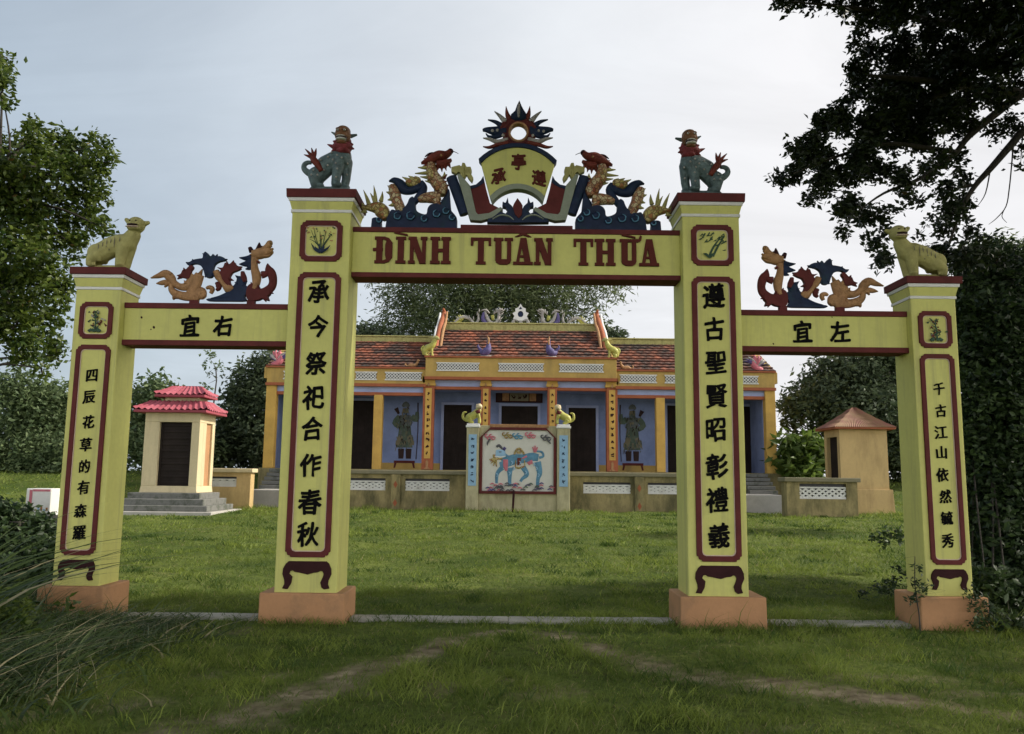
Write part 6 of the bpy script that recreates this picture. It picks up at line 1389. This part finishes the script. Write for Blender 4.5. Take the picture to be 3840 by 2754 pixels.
# overhanging tree at the top right
OT = zb((2700, 0, 1.627), [(335, 30, 26, .5), (400, 20, 45, .5), (440, 5, 50, .7), (560, 15, 55, .6), (720, 20, 60, .5), (760, 80, 26, .5), (880, 60, 80), (960, 130, 50, .8), (1090, 50, 110), (1050, 130, 50, .8), (1330, 60, 130), (1290, 180, 70), (1560, 90, 140), (1760, 60, 120, .9), (1720, 190, 90, .7), (840, 220, 50, .7), (820, 270, 36, .6), (930, 340, 75), (850, 420, 66), (1100, 280, 100), (1130, 400, 130), (1370, 320, 130), (1400, 450, 110), (1600, 300, 120, .9), (1620, 440, 110), (1790, 360, 90, .9), (870, 520, 80), (1040, 540, 110), (1000, 660, 120), (1250, 560, 140), (1200, 700, 130), (1480, 600, 110), (1380, 700, 90), (1690, 580, 90, .8), (1790, 520, 66, .8), (800, 600, 46, .9), (660, 720, 70), (600, 770, 55), (720, 700, 60), (780, 780, 60, .6), (900, 800, 100), (1060, 820, 110), (1230, 850, 85, .9), (1420, 800, 60, .7), (1520, 740, 60, .7), (1690, 800, 60, .6), (1780, 760, 60, .6), (1830, 900, 40, .4), (1830, 1000, 36, .4), (560, 900, 85), (470, 910, 45), (640, 960, 70), (520, 990, 60), (380, 1080, 46, .8), (340, 1090, 30, .7), (440, 1070, 40), (620, 1110, 66), (700, 1060, 70), (820, 1060, 85), (860, 960, 90), (960, 1040, 70, .8), (1080, 1040, 60, .6), (1120, 1120, 60, .9), (560, 1190, 40, .7), (545, 1235, 22, .5), (660, 1180, 36, .7), (1250, 1030, 66, .6), (1330, 960, 60, .6), (1440, 960, 50, .6), (1480, 1080, 60, .5), (760, 1240, 55), (830, 1300, 62), (730, 1290, 40), (930, 1310, 60), (1000, 1360, 36, .7), (1080, 1300, 36, .5), (1210, 1230, 44, .4), (1150, 1180, 36, .5), (1380, 1160, 60, .7), (1480, 1230, 60, .9), (1400, 1290, 60, .8), (760, 1390, 38, .7), (770, 1440, 18, .5), (1200, 1420, 30, .5), (1380, 1400, 60, .7), (1320, 1340, 40, .5), (1470, 1300, 40), (1540, 1410, 44, .8), (1590, 1460, 25, .5), (870, 1460, 26, .6), (950, 1490, 44, .7), (990, 1420, 40, .7), (960, 1560, 44, .8), (1010, 1590, 40), (1380, 1530, 60), (1480, 1570, 66), (1590, 1560, 60), (1690, 1600, 50, .8), (1300, 1500, 40, .7), (1250, 1080, 40, .5)], 9.7, 11.6)
def back(x, y, z, r):          # a bough outside the picture, given in metres
    return (x, y, z, r)
OT += [(P_x, P_y, r_, Y_, 1.0) for P_x, P_y, r_, Y_ in ((3900, 100, 120, 11.0), (4050, 300, 150, 11.5), (4000, -150, 160, 11), (3600, -150, 170, 11), (3250, -120, 120, 10.5), (4200, 0, 180, 12), (4150, 600, 150, 12))]
SHADE = [(6.5, 7.5, 7.0, 1.6), (8.0, 5.5, 7.2, 1.9), (9.5, 7.5, 8.2, 2.0), (7.2, 3.2, 6.6, 1.8), (10, 3.5, 7.6, 2.0), (11.5, 6, 7.0, 2.0), (11.2, 9.5, 9.0, 2.2), (9.5, 10.5, 9.6, 2.0), (12, 11.5, 7.5, 2.0), (9.2, 1.0, 6.5, 1.8), (5.5, 5.0, 6.8, 1.3), (12.5, 2.5, 6.0, 2.0), (13, 8.5, 5.5, 2.0), (10.5, 12.2, 7.0, 1.5), (4.0, 3.4, 7.4, 1.6), (2.2, 1.6, 7.6, 1.6), (5.0, .8, 7.4, 1.8), (0.4, 2.4, 8.0, 1.5), (7.0, 0.2, 7.2, 1.8), (3.6, 5.2, 8.4, 1.4), (5.2, 7.4, 9.2, 1.4), (-1.0, .6, 8.2, 1.5), (-2.5, 3, 8.2, 1.6), (1, 4.5, 8.7, 1.5), (-1, 5.5, 9.2, 1.4), (3, 2.5, 7.6, 1.6), (-3.5, 1, 8, 1.6), (6, 3.6, 7.6, 1.6), (-.2, 3.4, 7.9, 1.3), (-4.5, 4.4, 9, 1.5), (-3, 6.5, 8.8, 1.8), (.5, 7, 8.9, 1.8), (3.2, 7.2, 8.9, 1.7), (-1, 8.2, 9.8, 1.8), (2, 9.5, 10.6, 1.8), (-4, 8.5, 10.2, 1.8), (4.5, 9.6, 10.4, 1.6)]  # unseen leaf balls added to the crown to shade the foreground
def zp(x, y, Y): 
    a, b = P(2700 + x / 1.627, y / 1.627, Y); return (a, Y, b)
xo = 9.6
HB = (xo - .25, 11.25, 5.4)
ex = [([HB, zp(2100, 700, 11.3), zp(1860, 800, 10.9), zp(1780, 880, 10.7), zp(1650, 1030, 10.5), zp(1560, 1130, 10.4), zp(1480, 1260, 10.3), zp(1400, 1480, 10.2)], [.12, .075, .06, .052, .042, .034, .025, .012]),
      ([HB, zp(2100, 450, 11.3), zp(1850, 570, 11.0), zp(1700, 680, 10.8), zp(1520, 830, 10.7), zp(1440, 930, 10.5), zp(1300, 1040, 10.4), zp(1180, 1110, 10.3), zp(1000, 1180, 10.2), zp(840, 1290, 10.0)], [.12, .08, .065, .055, .045, .035, .03, .024, .016, .008]),
      ([zp(1560, 1130, 10.4), zp(1450, 1150, 10.4), zp(1380, 1220, 10.3), zp(1330, 1360, 10.3)], [.02, .018, .014, .006]),
      ([zp(1790, 880, 10.7), zp(1780, 1000, 10.7), zp(1765, 1150, 10.7), zp(1745, 1260, 10.7), zp(1690, 1330, 10.7), zp(1640, 1370, 10.7)], [.012, .009, .008, .007, .006, .003]),
      ([zp(1745, 1260, 10.7), zp(1720, 1320, 10.7), zp(1750, 1360, 10.7)], [.006, .005, .003]), ([zp(1650, 1030, 10.5), zp(1620, 1180, 10.5), zp(1570, 1260, 10.5)], [.01, .007, .003]),
      ([zp(1440, 930, 10.5), zp(1240, 900, 10.4), zp(1000, 880, 10.3), zp(700, 960, 10.1), zp(450, 1060, 10.0)], [.035, .03, .026, .018, .007]),
      ([zp(1850, 570, 11.0), zp(1500, 520, 10.8), zp(1150, 480, 10.5), zp(900, 460, 10.3)], [.06, .05, .035, .012]), ([zp(1500, 520, 10.8), zp(1200, 640, 10.6), zp(900, 720, 10.3), zp(640, 760, 10.1)], [.04, .03, .022, .008]),
      ([(xo - .3, 11.2, 6.6), zp(2100, 250, 11.3), zp(1700, 200, 11), zp(1300, 130, 10.7), zp(900, 60, 10.4), zp(420, 10, 10.0)], [.11, .08, .06, .045, .03, .008]), ([zp(1850, 800, 10.9), zp(1840, 900, 10.8), zp(1835, 1000, 10.8)], [.012, .008, .003])]
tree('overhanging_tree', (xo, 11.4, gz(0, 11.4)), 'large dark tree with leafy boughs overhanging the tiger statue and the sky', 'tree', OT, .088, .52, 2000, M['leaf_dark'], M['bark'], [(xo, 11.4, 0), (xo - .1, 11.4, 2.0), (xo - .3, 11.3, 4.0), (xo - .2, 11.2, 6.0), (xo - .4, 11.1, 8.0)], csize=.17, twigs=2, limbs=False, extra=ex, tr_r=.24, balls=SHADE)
# dark thicket behind and beside the right end pillar
TH = [(3690, 1010, 80, 12.5, 1), (3620, 1080, 60, 12.3, 1), (3800, 1080, 130, 12.5, 1), (3640, 1180, 90, 12, 1), (3760, 1250, 150, 12, 1), (3640, 1350, 110, 11.8, 1), (3820, 1450, 170, 11.6, 1), (3680, 1520, 130, 11.4, 1), (3640, 1650, 90, 11.2, 1), (3800, 1680, 170, 11.2, 1), (3700, 1820, 140, 11, 1), (3840, 1900, 170, 10.8, 1), (3700, 2000, 130, 10.6, 1), (3820, 2120, 170, 10.2, 1), (3740, 2250, 120, 9.8, 1), (3860, 2350, 150, 9.4, 1), (3700, 2200, 60, 9.2, 1), (3720, 2330, 60, 9.1, .8), (3950, 1300, 200, 12.5, 1), (3980, 1700, 200, 11.5, 1), (3990, 2100, 200, 10.5, 1), (3600, 1900, 60, 11.6, 1), (3560, 1250, 70, 12.6, 1)]
TH += [(3590, 1020, 40, 12.4, .35), (3640, 960, 45, 12.6, .35), (3720, 930, 50, 12.8, .4), (3810, 960, 60, 12.9, .4), (3575, 1120, 36, 12.4, .4), (3580, 1480, 40, 11.8, .4), (3590, 1650, 36, 11.5, .4), (3600, 1780, 40, 11.3, .35), (3625, 2080, 36, 10.8, .4), (3640, 2380, 50, 9.3, .4), (3720, 2430, 60, 8.9, .4), (3800, 2450, 70, 8.6, .4)]
x, _ = P(3800, 2000, 11.2)
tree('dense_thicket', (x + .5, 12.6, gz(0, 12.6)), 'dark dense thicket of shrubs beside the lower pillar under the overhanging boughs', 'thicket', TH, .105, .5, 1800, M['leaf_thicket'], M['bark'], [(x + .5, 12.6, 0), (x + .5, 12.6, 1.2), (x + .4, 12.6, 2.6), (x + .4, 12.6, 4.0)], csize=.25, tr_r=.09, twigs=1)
TB = [(3700, 960, 70, 20, 1), (3640, 985, 50, 20, .8), (3760, 1000, 80, 20.5, 1), (3830, 950, 60, 21, .9), (3850, 1050, 90, 21, 1), (3690, 1060, 80, 20, 1), (3920, 1100, 120, 21, 1)]
x, _ = P(3780, 1800, 20.5)
tree('bamboo_clump', (x, 20.5, gz(0, 20.5)), 'paler feathery bamboo top showing above the dark thicket', 'bamboo', TB, .22, .2, 1300, M['leaf_bamboo'], M['bark_grey'], [(x, 20.5, .2), (x, 20.5, 3), (x - .1, 20.5, 6), (x - .3, 20.4, 7.2)], droop=.6, csize=.35, tr_r=.05)
def D(lst, Y0, Y1): return [(a[0] * 1.6931, a[1] * 1.6931, a[2] * 1.6931, rng.uniform(Y0, Y1), a[3] if len(a) > 3 else 1) for a in lst]
def far_tree(name, lab, cat, lst, Y0, Y1, leaf, asp, per, lm, base_d, droop=.2, cs=.4, tr=.16, group='trees behind the temple grounds', limbs=True):
    bl = D(lst, Y0, Y1); Y = (Y0 + Y1) / 2; x, _ = P(base_d * 1.6931, 1700, Y); zt = max(P(b[0], b[1], b[3])[1] for b in bl)
    tree(name, (x, Y, gz(0, Y)), lab, cat, bl, leaf, asp, per, lm, M['bark'], [(x, Y, gz(0, Y) - .1), (x + .1, Y, zt * .35), (x, Y, zt * .6), (x + .1, Y, zt * .85)], droop=droop, csize=cs, tr_r=tr, group=group, limbs=limbs)
far_tree('bamboo_grove', 'tall feathery bamboo grove rising behind the middle of the temple roof', 'bamboo', [(900, 690, 50), (880, 650, 40, .8), (960, 650, 70), (1040, 620, 80), (1130, 625, 80), (1210, 640, 75), (1290, 660, 40, .6), (1330, 645, 36, .5), (1370, 640, 26, .4), (1270, 620, 40, .7), (850, 730, 34, .8), (1000, 700, 80), (1100, 690, 80), (1200, 700, 60), (930, 735, 50), (1250, 720, 40), (960, 600, 40), (1200, 590, 50), (1320, 700, 22, .4), (1050, 740, 60), (1150, 740, 60), (820, 640, 16, .3), (1390, 625, 14, .3)], 42, 46, .36, .20, 1600, M['leaf_bamboo'], 1080, .5, .55, .12)
far_tree('low_tree', 'low dark tree showing above the left wing of the temple roof', 'tree', [(800, 745, 24), (830, 750, 28), (860, 755, 30), (780, 760, 30)], 41, 43, .3, .45, 2600, M['leaf_deep'], 820)
far_tree('low_tree', 'small tree showing just right of the raised temple roof', 'tree', [(1362, 745, 20), (1345, 725, 14, .6), (1375, 770, 24)], 41, 43, .3, .45, 2600, M['leaf_deep'], 1362, tr=.08)
far_tree('dark_tree', 'dark tree between the pink roofed shrine and the left end of the temple', 'tree', [(590, 805, 28), (612, 785, 16, .7), (560, 850, 45), (610, 860, 45), (535, 890, 34), (580, 940, 60), (525, 970, 45), (640, 950, 60), (495, 985, 34), (560, 1010, 50), (615, 1010, 50), (500, 930, 20, .8), (480, 1020, 30)], 38.5, 41, .3, .45, 2600, M['leaf_deep'], 570)
far_tree('thin_tree', 'thin wispy tree with sparse foliage rising above the pink roofed shrine', 'tree', [(465, 795, 22, .35), (455, 825, 18, .3), (478, 815, 16, .35), (462, 850, 12, .25)], 42, 44, .26, .4, 900, M['leaf_far'], 466, tr=.07, cs=.4)
far_tree('round_tree', 'light green round tree just behind the pink roofed shrine', 'tree', [(345, 870, 36), (320, 890, 34), (372, 885, 28), (350, 925, 46), (305, 950, 40), (300, 1000, 36), (345, 990, 45), (395, 960, 40), (420, 1000, 34), (450, 1000, 34), (440, 950, 24)], 36, 38, .28, .45, 2300, M['leaf_far'], 350)
far_tree('hazy_tree', 'pale green tree at the far left, highest of the far trees there', 'tree', [(30, 860, 44), (70, 880, 40), (15, 905, 50), (55, 930, 46)], 36, 38, .26, .45, 2300, M['leaf_far'], 40)
far_tree('hazy_tree', 'green tree just left of the left end pillar in the distance', 'tree', [(120, 880, 34), (145, 870, 26, .7), (105, 925, 40), (140, 930, 40), (120, 985, 40), (160, 980, 40)], 37, 39, .26, .45, 2300, M['leaf_far'], 125)
far_tree('far_hedge', 'low green bushes along the far side of the field beyond the white box', 'bush', [(10, 985, 40), (55, 995, 40), (95, 995, 40), (130, 1000, 36), (165, 1005, 34), (20, 1015, 34), (75, 1018, 30), (110, 1022, 28), (150, 1025, 28), (45, 1025, 26), (-30, 1000, 40)], 35.5, 37, .24, .45, 2600, M['leaf_far'], 70, limbs=False, tr=.06)
far_tree('dark_tree', 'broad dark tree behind the hip roofed shrine on the right', 'tree', [(1765, 905, 30), (1800, 870, 40), (1845, 830, 45), (1850, 890, 55), (1900, 830, 55), (1950, 820, 60), (1920, 900, 60), (1985, 870, 60), (1990, 960, 60), (2040, 880, 60), (1745, 890, 16, .6), (1755, 935, 22, .8), (2000, 1030, 45), (2040, 1000, 50), (1830, 950, 40), (1960, 980, 50), (2090, 940, 60), (1900, 1000, 50), (1985, 780, 40)], 34, 37, .27, .45, 2600, M['leaf_deep'], 1930)
far_tree('banana_plant', 'bright light green broad leaved plants beside the right end of the temple', 'plant', [(1745, 1000, 26), (1775, 985, 26), (1800, 1000, 28), (1760, 1030, 28), (1800, 1040, 28), (1735, 1035, 22), (1820, 1020, 22), (1722, 1060, 16)], 30.6, 31.6, .42, .4, 1300, M['leaf_banana'], 1775, .1, .35, .05, None, False)
# low growth close to the gateway
LB = [(60, 1960, 70, 10.5, 1), (150, 1990, 60, 10.2, 1), (20, 2060, 90, 10, 1), (120, 2090, 80, 9.8, 1), (190, 2080, 45, 9.6, 1), (60, 2180, 80, 9.4, 1), (170, 2190, 50, 9.3, 1), (-80, 2000, 120, 10.4, 1), (-60, 2200, 110, 9.4, 1)]
x, _ = P(60, 2100, 10)
tree('low_shrub', (x, 10, 0), 'dark low shrub behind the grass to the left of the left end pillar', 'shrub', LB, .10, .5, 1500, M['leaf_thicket'], M['bark'], [(x, 10, 0), (x, 10, .3), (x + .05, 10, .6), (x, 10, .9)], csize=.2, tr_r=.04, limbs=True)
GS = [(30, 2280, 80, 7.6, .6), (110, 2350, 70, 7.2, .5), (60, 2420, 80, 6.8, .5), (200, 2300, 60, 7.9, .5), (-40, 2350, 100, 7.2, .7)]
x, _ = P(60, 2350, 7.2)
tree('low_shrub', (x, 7.2, 0), 'leafy weeds among the long grass at the lower left edge', 'shrub', GS, .085, .45, 700, M['leaf_bright'], None, csize=.16)
PL = [(3300, 2015, 20, 13.4, .8), (3335, 2008, 17, 13.4, .7), (3272, 2022, 14, 13.3, .6), (3362, 2016, 16, 13.4, .6), (3385, 2004, 13, 13.4, .6), (3318, 2028, 16, 13.3, .7)]
x, _ = P(3320, 2020, 13.4)
tree('leafy_weed', (x, 13.4, gz(0, 13.4)), 'dark leafy weed standing in the sunlit lawn left of the right end pillar', 'weed', PL, .09, .55, 1300, M['leaf_thicket'], None, csize=.12)
PW = [(3440, 2180, 22, 8.5, .7), (3450, 2230, 26, 8.45, .8), (3445, 2130, 16, 8.5, .6), (3470, 2205, 20, 8.45, .6), (3430, 2260, 22, 8.45, .8)]
x, _ = P(3445, 2250, 8.45)
tree('leafy_weed', (x, 8.45, 0), 'slender weed growing up against the orange base of the right end pillar', 'weed', PW, .06, .35, 620, M['leaf_thicket'], M['bark'], [(x, 8.45, 0), (x, 8.46, .2), (x - .02, 8.47, .45), (x, 8.48, .75)], csize=.09, tr_r=.008)
PV = [(3640, 2230, 26, 8.45, .9), (3670, 2260, 36, 8.5, .9), (3690, 2300, 36, 8.5, 1), (3660, 2340, 30, 8.4, .8)]
x, _ = P(3640, 2300, 8.45)
tree('leafy_weed', (x, 8.45, 0), 'dark leaves covering the right side of the orange base of the right end pillar', 'weed', PV, .05, .4, 1200, M['leaf_thicket'], None, csize=.1)
PT = [(3240, 2215, 16, 10.4, .6), (3290, 2200, 22, 10.4, .6), (3330, 2205, 26, 10.2, .7), (3360, 2180, 26, 10.4, .6), (3380, 2140, 20, 10.6, .5), (3310, 2225, 22, 10.1, .6), (3355, 2225, 22, 10.0, .6)]
x, _ = P(3310, 2200, 10.5)
tree('leafy_weed', (x, 10.5, 0), 'patch of taller weeds on the lawn behind the right end pillar', 'weed', PT, .075, .35, 1200, M['leaf_thicket'], None, csize=.12)
# painted carton standing on the shrub's stone at the left
YX = 11.6; cx_, _ = P(165, 1870, YX); z0, z1 = P(165, 1922, YX)[1], P(165, 1832, YX)[1]; w = (P(215, 1870, YX)[0] - P(122, 1870, YX)[0]) / 2
rk = MB(); rk.ell((cx_, YX + .1, .35), (.75, .5, z0 - .36), 0, 14, 9); o = rk.build('dark_boulder', mat('dark_rock', (0.03, 0.03, 0.028), .9, .4, 4, None, 0, 1, None, .6, 8), smooth=True); tag(o, 'dark boulder under the white painted box, left of the left end pillar', 'boulder')
t = thing('painted_box', (cx_, YX, z0), 'small white box with pink edge and coloured marks, on a dark boulder at the left', 'box')
mb = MB(); mb.box(cx_ - w, cx_ + w, YX - .14, YX + .14, z0 - .04, z1); mb.build('box_body', M['white'], t, bevel=.012)
mb = MB(); mb.box(cx_ - w * .72, cx_ - w * .5, YX - .146, YX - .138, z0, z1 - .02, 0); mb.box(cx_ - w * .45, cx_ + w * .9, YX - .146, YX - .138, z1 - .04, z1 - .012, 0)
for i in range(5): a = cx_ - w * .2 + i * w * .22; mb.box(a, a + w * .14, YX - .146, YX - .138, z0 + .03, z0 + .05 + .02 * (i % 3), 1 + i % 2)
mb.build('coloured_print', [M['pink'], M['gold'], M['sky_blue']], t)
